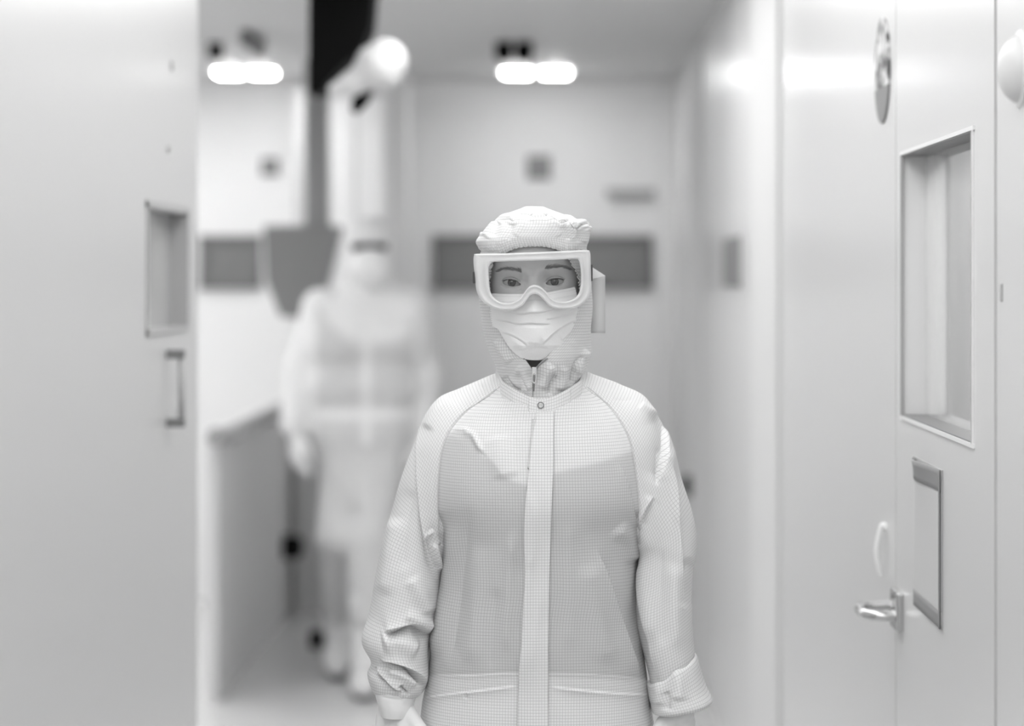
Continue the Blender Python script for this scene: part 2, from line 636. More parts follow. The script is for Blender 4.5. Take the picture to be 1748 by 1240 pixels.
MB().box(XR - .0035, XR + .002, WY1 - .006, WY1 + .001, WZ0, WZ1).box(XR - .0035, XR + .002, WY0 - .001, WY0 + .004, WZ0, WZ1).build('window_gasket', M_GREY, door)
rim = MB()
for a, b_, c, d in ((WY0 - .012, WY1 + .004, WZ1, WZ1 + .006), (WY0 - .012, WY1 + .004, WZ0 - .006, WZ0), (WY0 - .006, WY0, WZ0, WZ1), (WY1, WY1 + .004, WZ0, WZ1)):
    rim.box(XR - .003, XR + .004, a, b_, c, d)
rim.build('window_bead', M_TRIM, door)
# lever handle on its back plate
hz = ZC - (1034 - VY) / 1012.0
hp = MB().box(XR - .012, XR + .002, 3.965, 4.040, hz - .029, hz + .036).build('handle_plate', M_STEEL, door, bevel=.004)
path = cr([(XR - .005, 3.980, hz - .004), (XR - .030, 3.980, hz - .004), (XR - .046, 3.985, hz - .004), (XR - .058, 4.002, hz - .004), (XR - .060, 4.03, hz - .004), (XR - .058, 4.075, hz - .004),
           (XR - .046, 4.098, hz - .004), (XR - .030, 4.103, hz - .004), (XR - .0, 4.103, hz - .004)], 50)
MB().tube(path, .0088, 20).build('door_handle', M_STEEL, door, smooth=True)

# paper holder on the door
ya, yb = F * XR / (1610 - VX), F * XR / (1563 - VX)
za, zb = ZC - (1075 - VY) * ya / F, ZC - (803 - VY) * ya / F
ph_ = empty('paper_holder', (XR, (ya + yb) / 2, za), 'grey document holder with darker borders, fixed to the white door right of the lever handle', 'document holder')
MB().box(XR - .0015, XR - .0002, ya, yb, za, zb).build('back_sheet', M_LGREY, ph_)
ny, nz = 40, 30
G = np.zeros((nz, ny, 3))
for i in range(nz):
    for j in range(ny):
        ty, tz = j / (ny - 1), i / (nz - 1)      # ty: near (0) -> far (1); tz: bottom -> top
        bow = .0025 + .013 * tz ** 4 * math.sin(math.pi * ty ** 1.8) ** 1.2
        G[i, j] = (XR - bow, ya + (yb - ya) * ty, za + (zb - za) * tz)
Gf = G.reshape(-1, 3)
fs = grid_faces(nz, ny)
obj('front_sheet', Gf, fs, M_LGREY, ph_, solid=.0008)
for nm, r0, r1 in (('lower_border', 0, 4), ('upper_border', 25, 30)):
    g2 = G[r0:r1].copy(); g2[..., 0] -= .0012
    obj(nm, g2.reshape(-1, 3), grid_faces(r1 - r0, ny), M_BORDER, ph_, solid=.0006)
g2 = G[:, :2].copy(); g2[..., 0] -= .0026; g2[:, 1, 1] = g2[:, 0, 1] + .012
obj('edge_strip', g2.reshape(-1, 3), grid_faces(nz, 2), M_BORDER, ph_, solid=.0008)

# mottled round disc on the wall
dc_y = F * XR / (1508 - VX)
dz_ = ZC + (475 - 120) * dc_y / F
tag(MB().disc((XR + .0, dc_y, dz_), (-1, 0, 0), .0925, .004, 64).build('wall_disc', M_DISC, smooth=False),
    'round mottled grey disc mounted high on the right wall above the door handle', 'disc')
# white hook hanging beside the handle
hy = F * XR / (1512 - VX)
hk = empty('wall_hook', (XR, hy, 1.03), 'small curved white plastic hook on the right wall, just above the steel door handle', 'hook')
zt = ZC - (897 - VY) * hy / F; zl = ZC - (985 - VY) * hy / F
MB().tube(cr([(XR + .002, hy, zt - .004), (XR - .006, hy, zt), (XR - .012, hy, zt - .02), (XR - .016, hy, (zt + zl) / 2), (XR - .012, hy, zl + .012), (XR - .007, hy, zl)], 24),
          list(np.interp(np.linspace(0, 1, 24), [0, .15, .6, 1], [.006, .005, .0045, .002])), 12).build('hook_arm', M_WHITE, hk, smooth=True)
MB().disc((XR + .001, hy, zt - .004), (-1, 0, 0), .009, .004, 24).build('mounting_plate', M_WHITE, hk)
# added dome for a round lamp reflection, small catch for a reflected mark
yd = 2.966
do_ = empty('reflection_dome', (XR, yd, 1.8), 'round white dome added on the right wall in place of a lamp reflection, at the right edge of the picture', 'dome')
zd = ZC + (475 - 118) * yd / F
V_ = []; rD = .042
tt_ = [(rD * math.cos(a), .028 * math.sin(a)) for a in np.linspace(0, math.pi / 2, 12)]
MB().tube([(XR - h, yd, zd) for r, h in tt_], [max(r, .0005) for r, h in tt_], 40).build('dome_cover', mat('dome_grey', 212, rough=.4), do_, smooth=True)
MB().disc((XR + .001, yd, zd), (-1, 0, 0), .047, .005, 48).build('base_ring', M_TRIM, do_)
yk = F * XR / (1711 - VX)
tag(MB().box(XR - .003, XR + .001, yk - .003, yk + .003, ZC - .030, ZC - .006).build('reflection_stub', M_GREY, bevel=.002),
    'small grey stub standing in for a reflected mark on the right wall beside the door seam', 'reflection_stub')

# left wall block: window recess and pull handle
LY0, LY1, LZ0, LZ1 = 4.72, 5.245, 1.446, 1.706
YE = 5.40
lw = MB().box(XL - .5, XL, YB, LY0, 0, HC).box(XL - .5, XL, LY1, YE, 0, HC).box(XL - .5, XL, LY0, LY1, 0, LZ0).box(XL - .5, XL, LY0, LY1, LZ1, HC)
lw.box(XL - .5, XL - .05, LY0, LY1, LZ0, LZ1)
struct(lw, 'wall_left', M_WALLL)
w1 = MB().box(XL - .042, XL - .036, LY0, LY1, LZ0, LZ1).build('window_1', M_PANE2)
tag(w1, kind='structure')
fr_ = MB()
fr_.box(XL - .036, XL + .004, LY0 - .004, LY1 + .004, LZ1 - .010, LZ1 + .004).box(XL - .036, XL + .004, LY0 - .004, LY1 + .004, LZ0 - .004, LZ0 + .008)
fr_.box(XL - .036, XL + .004, LY0 - .004, LY0 + .008, LZ0, LZ1).box(XL - .036, XL + .004, LY1 - .008, LY1 + .004, LZ0, LZ1)
fr_.build('window_frame', M_GREY, w1)
ly = F * .8 / (VX - 285)
lh = empty('pull_handle', (XL, ly, 1.25), 'upright grey pull handle on the left wall below its small window', 'handle')
z0_, z1_ = ZC - (722 - VY) * ly / F, ZC - (605 - VY) * ly / F
MB().tube([(XL + .03, ly, z0_ - .004), (XL + .03, ly, z1_ + .004)], .0075, 16).build('grip_bar', M_GREY, lh, smooth=True)
for z_ in (z0_, z1_):
    MB().box(XL - .001, XL + .037, ly - .010, ly + .010, z_ - .009, z_ + .009).build('handle_mount', M_DGREY, lh, bevel=.003)
for zz, yy, r in ((ZC + (475 - 112) * 5.03 / F, 5.03, .011), (ZC + (475 - 255) * 4.98 / F, 4.98, .008)):
    tag(MB().disc((XL - .001, yy, zz), (1, 0, 0), r, .006, 24).build('wall_button', M_GREY),
        'small grey button high on the left wall' if r > .01 else 'smaller grey button on the left wall, midway down to the window', 'button')

# side wall of the left bay: half height, with its hand rail
YH = 8.85
struct(MB().box(XM - .04, XM, YH, YF, 0, .985), 'wall_side', mat('low_wall_paint', 215, rough=.5))
rail = empty('hand_rail', (XM, 8.5, .99), 'grey hand rail with a round end running along the low wall behind the left corner', 'hand rail')
MB().tube([(XM + .05, 8.50, 1.0), (XM + .05, 11.5, 1.0)], .018, 20).build('rail_bar', M_GREY, rail, smooth=True)
MB().disc((XM + .05, 8.50, 1.0), (0, -1, 0), .035, .04, 32).build('end_cap', mat('cap_grey', 155), rail)
for yy in (9.2, 10.3, 11.2):
    MB().tube([(XM - .01, yy, .93), (XM + .05, yy, .96), (XM + .05, yy, .985)], .012, 10).build('bracket', M_GREY, rail)

# far wall: two window bands, square signs, shelf line, corner post
def far_box(x0, y0, x1, y1, t, Y=YF, into=.02):
    s = F / Y
    return MB().box((x0 - VX) / s, (x1 - VX) / s, Y - t, Y + into, ZC - (y1 - VY) / s, ZC - (y0 - VY) / s)
for k, (a, b_) in enumerate(((743, 1110), (345, 442))):
    o = struct(far_box(a, 406, b_, 490, .012), 'window_%d' % (k + 2), M_DPANE)
    s = F / YF
    X0, X1, Z0, Z1 = (a - VX) / s, (b_ - VX) / s, ZC - (490 - VY) / s, ZC - (406 - VY) / s
    f = MB()
    f.box(X0 - .01, X1 + .01, YF - .03, YF, Z1 - .012, Z1 + .01).box(X0 - .01, X1 + .01, YF - .03, YF, Z0 - .01, Z0 + .012)
    f.box(X0 - .01, X0 + .012, YF - .03, YF, Z0, Z1).box(X1 - .012, X1 + .01, YF - .03, YF, Z0, Z1)
    f.build('window_frame', M_DGREY, o)
for (x, y, r, lab) in ((920, 286, 20, 'square grey sign on the far wall, above the head of the woman in front'), (461, 285, 15, 'small square grey sign on the far wall, left of the hanging duct')):
    sg = empty('wall_sign', tuple(P(x, y + r, YF - .01)), lab, 'sign')
    far_box(x - r, y - r, x + r, y + r, .012).build('sign_plate', M_DGREY, sg)
    far_box(x - r * .4, y - r * .45, x + r * .4, y + r * .35, .016).build('sign_centre', M_GREY, sg)
tag(far_box(1035, 322, 1118, 338, .05).build('wall_shelf', M_GREY, bevel=.004), 'narrow grey shelf on the far wall near its right corner', 'shelf')
struct(far_box(1118, 130, 1150, 1026, .06), 'trim_4', M_TRIM)
# white post and grey panels behind the walking person
tag(far_box(655, 133, 700, 1075, .12, Y=11.1, into=0).build('pillar', M_TRIM, bevel=.01), 'tall white pillar behind the walking person, from floor to ceiling', 'pillar')
pn = empty('wall_cabinet', tuple(P(600, 1060, 11.3)), 'tall grey cabinet against the far wall between duct and white pillar', 'cabinet')
far_box(516, 160, 655, 1050, .35, Y=11.65, into=0).build('cabinet_body', mat('cabinet_grey', 205, rough=.4), pn, bevel=.006)
far_box(563, 165, 606, 1040, .012, Y=11.30, into=.01).build('door', M_WALLF, pn, bevel=.004)
far_box(610, 165, 652, 1040, .012, Y=11.30, into=.01).build('door', M_WALLF, pn, bevel=.004)
for x_ in (1190, 680, 686):
    pass
# hanging dark duct with grey machine head
du = empty('hanging_duct', tuple(P(540, 390, 10.6)), 'dark grey duct with a tapered hood, hanging from the ceiling left of the walking person', 'duct')
s = F / 10.6
MB().box((524 - VX) / s, (562 - VX) / s, 10.5, 10.65, ZC + (475 - 392) / s, HC).build('duct_pipe', mat('duct_grey', 150), du, bevel=.01)
A_ = [(450, 385), (575, 385), (548, 500), (520, 545), (478, 540), (455, 480)]
V_ = [P(x, y, 10.45) for x, y in A_] + [P(x, y, 10.45) + np.array([0, .35, 0]) for x, y in A_]
n_ = len(A_)
obj('duct_hood', V_, [tuple(range(n_ - 1, -1, -1)), tuple(range(n_, 2 * n_))] + [(i, (i + 1) % n_, (i + 1) % n_ + n_, i + n_) for i in range(n_)], mat('hood_grey', 138, rough=.5), du, smooth=False)
# black ceiling box, white camera dome and black nozzle nearer to us
YC = 7.6
cb_ = empty('ceiling_fixture', tuple(P(600, 120, YC)), 'black angular ceiling fixture with a round white housing, hanging above the walking person', 'ceiling fixture')
A_ = [(527, -70), (640, -70), (632, 45), (618, 78), (586, 108), (556, 140), (548, 158), (527, 158)]
V_ = [P(x, y, YC) for x, y in A_] + [P(x, y, YC) + np.array([0, .22, 0]) for x, y in A_]
zt_ = np.array(V_); zt_[:, 2] = np.minimum(zt_[:, 2], HC)
n_ = len(A_)
obj('black_shroud', zt_, [tuple(range(n_ - 1, -1, -1)), tuple(range(n_, 2 * n_))] + [(i, (i + 1) % n_, (i + 1) % n_ + n_, i + n_) for i in range(n_)], M_BLACK, cb_, smooth=False)
c1, c2, c3 = P(650, 112, YC - .08), P(602, 142, YC - .08), P(574, 154, YC - .08)
Vb, Fb = blob([cap(c1, c1 + np.array([.012, 0, .012]), .078, .07), cap(c1, c2, .062, .036), cap(c2, c3, .036, .026)], .008, .02)
obj('white_housing', Vb, Fb, mat('housing_white', 214, rough=.5), cb_)
MB().tube([P(622, 150, YC - .05), P(615, 172, YC - .05), P(604, 192, YC - .05)], [.030, .026, .012], 16).build('black_nozzle', M_BLACK, cb_, smooth=True)
# black ceiling bits
def ceil_xy(px, py):
    Y = (HC - ZC) * F / (VY - py)
    return (px - VX) * Y / F, Y
for i, (x, y, r, d) in enumerate(((860, 72, .036, .08), (894, 72, .036, .08), (368, 74, .03, .07))):
    X, Y = ceil_xy(x, y)
    tag(MB().disc((X, Y, HC + .001), (0, 0, -1), r, d, 24).build('ceiling_detector', M_BLACK),
        ['black round ceiling detector, left one of the pair before the middle lamp', 'black round ceiling detector, right one of the pair before the middle lamp', 'black round ceiling detector at the upper left corner of the bay'][i], 'detector')
X, Y = ceil_xy(432, 50)
X2, Y2 = ceil_xy(462, 88)
MB_ = MB().box(X - .05, X2 + .03, Y, Y + .5, HC - .06, HC + .002)
tag(MB_.build('ceiling_box', M_DGREY, bevel=.01), 'dark grey box on the ceiling above the left far lamp', 'ceiling box')
# ceiling lamps seen in the picture
def lamp(cx, cy, hw, hl, label, m, group=None, twin=True):
    L = empty('ceiling_lamp', (cx, cy, HC), label, 'lamp', group)
    fr = MB().box(cx - hw - .02, cx + hw + .02, cy - hl - .02, cy + hl + .02, HC - .012, HC + .001)
    fr.build('lamp_frame', M_TRIM, L)
    if twin:
        for s_ in (-1, 1):
            MB().box(cx + s_ * hw * .56 - hw * .38, cx + s_ * hw * .56 + hw * .38, cy - hl, cy + hl, HC - .026, HC - .011).build('diffuser', m, L, bevel=.003)
    else:
        MB().box(cx - hw, cx + hw, cy - hl, cy + hl, HC - .018, HC - .011).build('diffuser', m, L)
    return L
for x, y, lab in ((915, 118, 'twin ceiling lamp glowing in the middle of the far ceiling'), (419, 118, 'twin ceiling lamp glowing at the left of the far ceiling')):
    X, Y = ceil_xy(x, y)
    lamp(X, Y, .155 if x > 500 else .135, .07, lab, M_LAMPF)
# the same row of lamps further along the corridor, over the camera; two unseen bay lamps added to brighten the far wall
for cx, cy, lab in ((-.11, 6.75, 'wide ceiling lamp just before the walking person'), (-.11, 4.2, 'wide ceiling lamp right over the woman in front'), (-.11, 1.8, 'wide ceiling lamp between the woman in front and the camera'),
                    (-.11, -.4, 'wide ceiling lamp over the camera'), (-.11, -2.8, 'wide ceiling lamp behind the camera'), (-2.6, 9.9, 'unseen wide ceiling lamp added deep in the left bay to brighten the far wall'), (-2.2, 6.9, 'unseen wide ceiling lamp added in the left bay behind the wall corner to brighten the far wall')):
    lamp(cx, cy, .36, 1.1, lab, M_LAMPB if cx < -1 else M_LAMPM if cy > 6 else M_LAMPN if cy > 3 else M_LAMPC, 'lamps along the corridor ceiling', twin=False)
# black things low on the left
p_ = P(490, 930, 11.1)
tag(MB().disc((XM - .001, 11.0, p_[2]), (1, 0, 0), .055, .09, 28, bevel=.03).build('wall_bumper', M_BLACK, smooth=True), 'round black rubber bumper on the low wall, left of the walking person', 'bumper')
p_ = P(540, 1105, 10.2)
tag(MB().disc((p_[0], 10.2, 0), (0, 0, 1), .032, .075, 28, bevel=.02).build('door_stop', M_BLACK, smooth=True), 'small black door stop on the floor left of the walking person', 'door stop')
yk = F * XR / (1184 - VX)
tag(MB().disc((XR + .001, yk, ZC - (830 - VY) * yk / F), (-1, 0, 0), .045, .05, 28, bevel=.02).build('rubber_buffer', M_BLACK, smooth=True), 'round black buffer far down the right wall, beside the shoulder of the woman in front', 'buffer')
struct(MB().box(XR - .008, XR + .01, F * XR / (1264 - VX), F * XR / (1238 - VX), ZC - (490 - VY) * 8.0 / F, ZC + (475 - 408) * 8.0 / F), 'window_4', M_DGREY)

# ------------------------------------------------------------------ woman in front
woman = empty('person', (-.03, Y0 + .09, 0), 'woman in white gridded clean-room coverall, hood, clear goggles and face mask, standing in front', 'person')
W = woman

# --- body skin: sculpted head and neck joined with the hidden body
EX, EZ = (VX - 911.0) / -1190.0, ZC - (481.8 - VY) / 1190.0   # between the eyes
HY = Y0 + .088
ROLL = math.radians(-1.5)
eyes = []
for (px, py) in ((873.2, 482.8), (946.8, 481.0)):
    x = (px - 911) / 1190.0; z = -(py - 481.8) / 1190.0
    eyes.append((x, z))
prof = np.array([  # z, W, F, B
    (.112, .004, .006, .006), (.106, .030, .038, .040), (.094, .050, .062, .066), (.075, .063, .078, .085), (.055, .070, .0855, .094),
    (.03, .0725, .088, .098), (0, .0705, .086, .097), (-.03, .067, .087, .088), (-.06, .059, .087, .072), (-.085, .048, .085, .058),
    (-.10, .043, .076, .052), (-.112, .044, .064, .05), (-.125, .047, .054, .052), (-.16, .050, .042, .056), (-.21, .075, .04, .065), (-.25, .14, .06, .08)])
zz = np.concatenate([np.linspace(-.25, -.022, 90, endpoint=False), np.linspace(-.022, .030, 118, endpoint=False), np.linspace(.030, .112, 44)])
o_ = np.argsort(prof[:, 0]); pf = prof[o_]
Wz, Fz, Bz = (np.interp(zz, pf[:, 0], pf[:, i]) for i in (1, 2, 3))
kk = np.ones(9) / 9
def smooth1(a):
    t = np.linspace(zz[0], zz[-1], 400); b = np.interp(t, zz, a); b = np.convolve(np.pad(b, 7, 'edge'), np.ones(15) / 15, 'valid'); return np.interp(zz, t, b)
Wz, Fz, Bz = smooth1(Wz), smooth1(Fz), smooth1(Bz)
ph1 = np.concatenate([np.linspace(-math.pi, -1.05, 50, endpoint=False), np.linspace(-1.05, 1.05, 320, endpoint=False), np.linspace(1.05, math.pi, 50, endpoint=False)])
PH, ZZ = np.meshgrid(ph1, zz)
X_ = Wz[:, None] * np.sin(PH)
cP = np.cos(PH)
Yd = -np.where(cP > 0, Fz[:, None] * np.abs(cP) ** .85, -Bz[:, None] * np.abs(cP) ** .95)
g = lambda x, z, cx, cz, sx, sz: np.exp(-((x - cx) / sx) ** 2 - ((z - cz) / sz) ** 2)
fr = np.clip(cP * 3, 0, 1)
nose = np.interp(ZZ, [-.052, -.046, -.038, -.020, -.004, .008, .02], [0, .010, .024, .014, .0058, .002, 0]) * np.exp(-(X_ / np.interp(ZZ, [-.045, -.035, -.01, .01], [.014, .013, .0085, .010])) ** 2)
dd = nose
for ex, ez in eyes:
    sgn = 1 if ex > 0 else -1
    dd = dd - .0075 * g(X_, ZZ, ex - sgn * .003, ez + .001, .017, .0105) - .0050 * g(X_, ZZ, sgn * .0160, ez + .004, .0065, .009)
    dd = dd + .0028 * g(X_, ZZ, ex, ez + .0185, .020, .007)
    dd = dd + .004 * g(X_, ZZ, ex + sgn * .012, ez - .032, .018, .014)
dd = dd + .006 * g(X_, ZZ, 0, -.073, .022, .006) + .004 * g(X_, ZZ, 0, -.098, .02, .010) - .003 * g(X_, ZZ, 0, -.085, .02, .005)
Yd = Yd - dd * fr
RE = .0136
ecen = []
for k, (ex, ez) in enumerate(eyes):
    i0 = np.argmin(np.abs(zz - ez)); j0 = np.argmin(np.abs(X_[i0] - ex) + (cP[i0] < 0) * 9)
    cy_ = Yd[i0, j0] + .0110
    ecen.append(cy_)
for k, (ex, ez) in enumerate(eyes):
    cy_ = ecen[k]
    dx, dz = X_ - ex, ZZ - ez
    sgn = 1 if ex > 0 else -1
    # axis through the eye corners (outer corner a little higher)
    tl = math.radians(9.0) * sgn
    u = dx * math.cos(tl) + dz * math.sin(tl)
    v = -dx * math.sin(tl) + dz * math.cos(tl) + .0008
    d = np.hypot(dx, dz)
    ball = cy_ - np.sqrt(np.clip(RE ** 2 - d ** 2, 0, None))
    un = np.clip(np.abs(u) / .0136, 0, 1)
    up = .0045 * (1 - un ** 2.0) ** .75
    lo = -.0042 * (1 - un ** 2.2) ** .8
    inside = (v < up) & (v > lo) & (np.abs(u) < .0136) & (cP > 0) & (d < RE * .95)
    lidz = np.clip(1 - (d - .0112) / .004, 0, 1) * (cP > 0)
    lid = ball - .0013
    Yd = np.where((lidz > 0) & (d < RE * .999), np.minimum(Yd, Yd * (1 - lidz) + np.minimum(Yd, lid) * lidz), Yd)
    # rim of the lids, the crease above and the soft line below
    du_ = v - up
    dl_ = lo - v
    rim_u = np.exp(-(du_ / .0012) ** 2) * (du_ > 0) * (un < 1)
    Yd = Yd - .0006 * rim_u * fr
    Yd = Yd + .0014 * np.exp(-((du_ - .0036 + .001 * un) / .0009) ** 2) * (np.abs(u) < .017) * np.clip((.017 - np.abs(u)) / .004, 0, 1) * (cP > 0)
    Yd = Yd + .0007 * np.exp(-((dl_ - .0055) / .0016) ** 2) * (np.abs(u) < .016) * (cP > 0)
    Yd = np.where(inside, np.maximum(Yd, ball + .0035), Yd)
Gh = np.stack([X_, Yd, ZZ], -1)
c_, s_ = math.cos(ROLL * 0), math.sin(ROLL * 0)
Vh = Gh.reshape(-1, 3) + np.array([EX, HY, EZ])
Fh = grid_faces(len(zz), len(ph1), True)
Fh = [tuple(f) for f in Fh[:, ::-1]]
Fh.append(tuple((len(zz) - 1) * len(ph1) + i for i in range(len(ph1))))

def pt(px, py, dy):
    return P(px, py, Y0 + dy)
WS = [(664, 1172), (1160, 1185)]     # wrists in px
bp = [cap(pt(918, 660, .10), pt(918, 700, .10), .045, .05), cap(pt(870, 745, .12), pt(975, 745, .12), .055, .055),
      cap(pt(885, 810, .11), pt(960, 810, .11), .07, .07), cap(pt(895, 900, .10), pt(950, 900, .10), .07, .07),
      cap(pt(885, 1080, .10), pt(955, 1080, .10), .075, .075), cap(pt(880, 1200, .10), pt(960, 1200, .10), .085, .085),
      cap(pt(850, 740, .13), pt(745, 790, .115), .038, .036), cap(pt(745, 790, .115), pt(700, 950, .09), .036, .032), cap(pt(700, 950, .09), pt(WS[0][0] + 8, 1160, .055), .030, .022),
      cap(pt(990, 740, .13), pt(1100, 790, .115), .038, .036), cap(pt(1100, 790, .115), pt(1132, 950, .09), .036, .032), cap(pt(1132, 950, .09), pt(WS[1][0], 1175, .06), .030, .022)]
for sx, dx in ((-1, 868), (1, 972)):
    hx = (dx - VX) / 1190
    bp += [cap((hx, Y0 + .09, .82), (hx + sx * .01, Y0 + .085, .46), .078, .05), cap((hx + sx * .01, Y0 + .085, .46), (hx + sx * .012, Y0 + .11, .12), .048, .034)]
Vb, Fb = blob(bp, .010, .02)
Vb[:, 2] = np.minimum(Vb[:, 2], 5)
nV = len(Vh)
obj('body', np.vstack([Vh, Vb]), list(Fh) + [tuple(int(i) + nV for i in f) for f in Fb], M_SKIN, W)

# eyes, lashes, brows
for k, (ex, ez) in enumerate(eyes):
    n1, n2 = 60, 48
    V_, T_ = [], []
    for i in range(n1):
        th = math.pi * (i / (n1 - 1)) ** 1.4
        for j in range(n2):
            a = 2 * math.pi * j / n2
            r = RE * math.sin(th)
            bulge = .0006 * math.exp(-(math.sin(th) / .45) ** 4) if th < 1.5 else 0
            V_.append((EX + ex + r * math.cos(a), HY + ecen[k] - RE * math.cos(th) - bulge, EZ + ez + r * math.sin(a)))
            T_.append(math.sin(th) if th < math.pi / 2 else 1.0)
    obj('eyeball', V_, grid_faces(n1, n2, True), M_EYE, W, tone=T_)
    sgn = 1 if ex > 0 else -1
    tl = math.radians(9.0) * sgn
    mb = MB()
    n = 46
    for side in (0, 1):
        for i in range(n):
            u = -.0132 + .0264 * i / (n - 1)
            un = abs(u) / .0136
            v = (.0047 * (1 - un ** 2) ** .75 if side == 0 else -.0042 * (1 - un ** 2.2) ** .8) - .0008
            x = u * math.cos(-tl) + v * math.sin(-tl)
            z = -u * math.sin(-tl) + v * math.cos(-tl)
            d2 = min(x * x + z * z, RE * RE * .98)
            y = ecen[k] - math.sqrt(RE * RE - d2) - .0012
            ln = (.0032 + .001 * random.random()) if side == 0 else .0014
            dr = 1 if side == 0 else -1
            fan = (u / .014) * .0016
            p0 = Vector((EX + ex + x, HY + y, EZ + ez + z))
            p1 = p0 + Vector((fan * .5, -ln * .75, dr * ln * .15))
            p2 = p0 + Vector((fan, -ln * 1.1, dr * ln * .55))
            mb.tube([p0, p1, p2], [.00028 if side == 0 else .00012, .0002 if side == 0 else .0001, .00003], 5)
    # dark lash line
    pts = []
    for i in range(30):
        u = -.0133 + .0266 * i / 29
        un = min(abs(u) / .0136, 1)
        v = .0047 * (1 - un ** 2) ** .75 - .0008
        x = u * math.cos(-tl) + v * math.sin(-tl)
        z = -u * math.sin(-tl) + v * math.cos(-tl)
        d2 = min(x * x + z * z, RE * RE * .98)
        pts.append((EX + ex + x, HY + ecen[k] - math.sqrt(RE * RE - d2) - .0011, EZ + ez + z))
    mb.tube(pts, .0004, 6)
    mb.build('eyelashes', M_LASH, W, smooth=True)

bv_head = BVHTree.FromPolygons([tuple(v) for v in Vh], [tuple(int(i) for i in f) for f in Fh[:-1]])
def ray_px(bvh, px, py):
    d = Vector(P(px, py, 1.0) - np.array([0, 0, ZC])).normalized()
    h = bvh.ray_cast(Vector((0, 0, ZC)), d, 10)
    return h[0], d
brows = [[(851, 464), (858, 460), (868, 458.5), (878, 459.5), (887, 462), (891, 464)], [(930, 459), (938, 457), (948, 455), (957, 455), (965, 457), (972, 461)]]
for k, b_ in enumerate(brows):
    mb = MB()
    c = cr(b_, 200)
    for i in range(520):
        t = random.random()
        q = c[int(t * 199)]
        tt = t if k == 1 else 1 - t      # 0 at the nose end
        th = 4.6 * (1 - tt) ** .6 + 1.0
        off = random.gauss(0, .33) * th
        h0, d = ray_px(bv_head, q[0], q[1] + off)
        sg = 1 if k == 1 else -1
        ln = random.uniform(4, 7)
        an = math.radians((60 - 55 * min(1, tt * 2.2)) + random.gauss(0, 9))
        h1, _ = ray_px(bv_head, q[0] + sg * ln * math.cos(an), q[1] + off - ln * math.sin(an) * .8)
        if h0 is None or h1 is None:
            continue
        a = h0 - d * .0003
        e_ = h1 - d * .0006
        mb.tube([a, (a + e_) / 2 - d * .0004, e_], [.00010, .00009, .00003], 4)
    mb.build('eyebrow', M_HAIR, W, smooth=True)

# --- coverall: torso
torso_rows = [  # ax ay bx by dc rf rb n
    (868, 640, 980, 640, .10, .055, .05, 2.0),
    (842, 672, 1004, 668, .10, .075, .06, 2.0),
    (789, 706, 1048, 698, .10, .100, .08, 2.2),
    (760, 740, 1074, 735, .10, .120, .095, 2.4),
    (746, 790, 1091, 790, .10, .134, .105, 2.6),
    (742, 850, 1098, 850, .10, .140, .11, 2.7),
    (750, 920, 1092, 915, .10, .130, .115, 2.4),
    (756, 985, 1089, 1000, .10, .126, .115, 2.4),
    (744, 1040, 1091, 1050, .10, .124, .115, 2.4),
    (734, 1100, 1099, 1100, .10, .124, .115, 2.4),
    (729, 1155, 1106, 1160, .10, .120, .115, 2.4),
    (722, 1200, 1112, 1205, .10, .122, .12, 2.4),
    (716, 1260, 1118, 1262, .10, .125, .13, 2.4),
    (722, 1340, 1112, 1340, .10, .12, .13, 2.4),
    (740, 1400, 1095, 1400, .10, .11, .12, 2.4),
    (800, 1440, 1040, 1440, .10, .08, .09, 2.2),
]
yokeL = [(735, 738), (763, 743), (782, 746), (806, 744), (814, 758), (822, 771), (840, 787), (850, 800), (858, 813), (880, 823), (905, 831), (922, 831), (930, 815), (945, 809), (970, 802), (1000, 796), (1032, 787), (1075, 772), (1100, 765)]
tf = [
    ('ridge', [(792, 738), (806, 742), (815, 758), (822, 775)], 5, .0025),
    ('ridge', [(765, 738), (785, 735), (802, 738)], 6, .003),
    ('crease', [(815, 765), (822, 775), (832, 783)], 3, .0010),
    ('step', [(1020, 935), (1040, 990), (1062, 1060), (1085, 1130), (1097, 1165)], 22, .005),
    ('ridge', [(1000, 960), (1015, 1040), (1040, 1140)], 16, .004),
    ('step', [(1056, 785), (1072, 830), (1084, 880), (1090, 930)], 12, .0025),
    ('ridge', [(1050, 900), (1075, 925), (1088, 960)], 14, .005),
    ('ridge', [(775, 890), (768, 960), (752, 1060), (738, 1130)], 13, .005),
    ('crease', [(800, 860), (792, 960), (776, 1080), (765, 1140)], 13, .003),
    ('ridge', [(820, 930), (812, 1040), (800, 1140)], 14, .003),
    ('crease', [(846, 1000), (842, 1080), (838, 1150)], 10, .002),
    ('ridge', [(876, 900), (868, 1000), (864, 1120)], 10, .003),
    ('ridge', [(968, 880), (972, 1000), (976, 1120)], 16, .0025),
    ('ridge', [(850, 740), (858, 780), (866, 820)], 18, .003),
    ('ridge', [(905, 840), (900, 1000), (893, 1190)], 10, .002),
    ('step', [(716, 1152), (800, 1153), (880, 1150), (960, 1151), (1040, 1154), (1112, 1160)], 3, .0018),
    ('step', [(716, 1192), (770, 1185), (830, 1178), (884, 1171)], 6, .003),
    ('step', [(938, 1172), (985, 1178), (1050, 1184), (1112, 1186)], 6, .003),
    ('crease', [(797, 1184), (796, 1190), (794, 1194)], 2, .003),
]
Vt, Ft, Ut = pair_loft(torso_rows, 520, 560, tf, wrinkle=.0012, wscale=16, seed=3)
qt = proj(Vt)
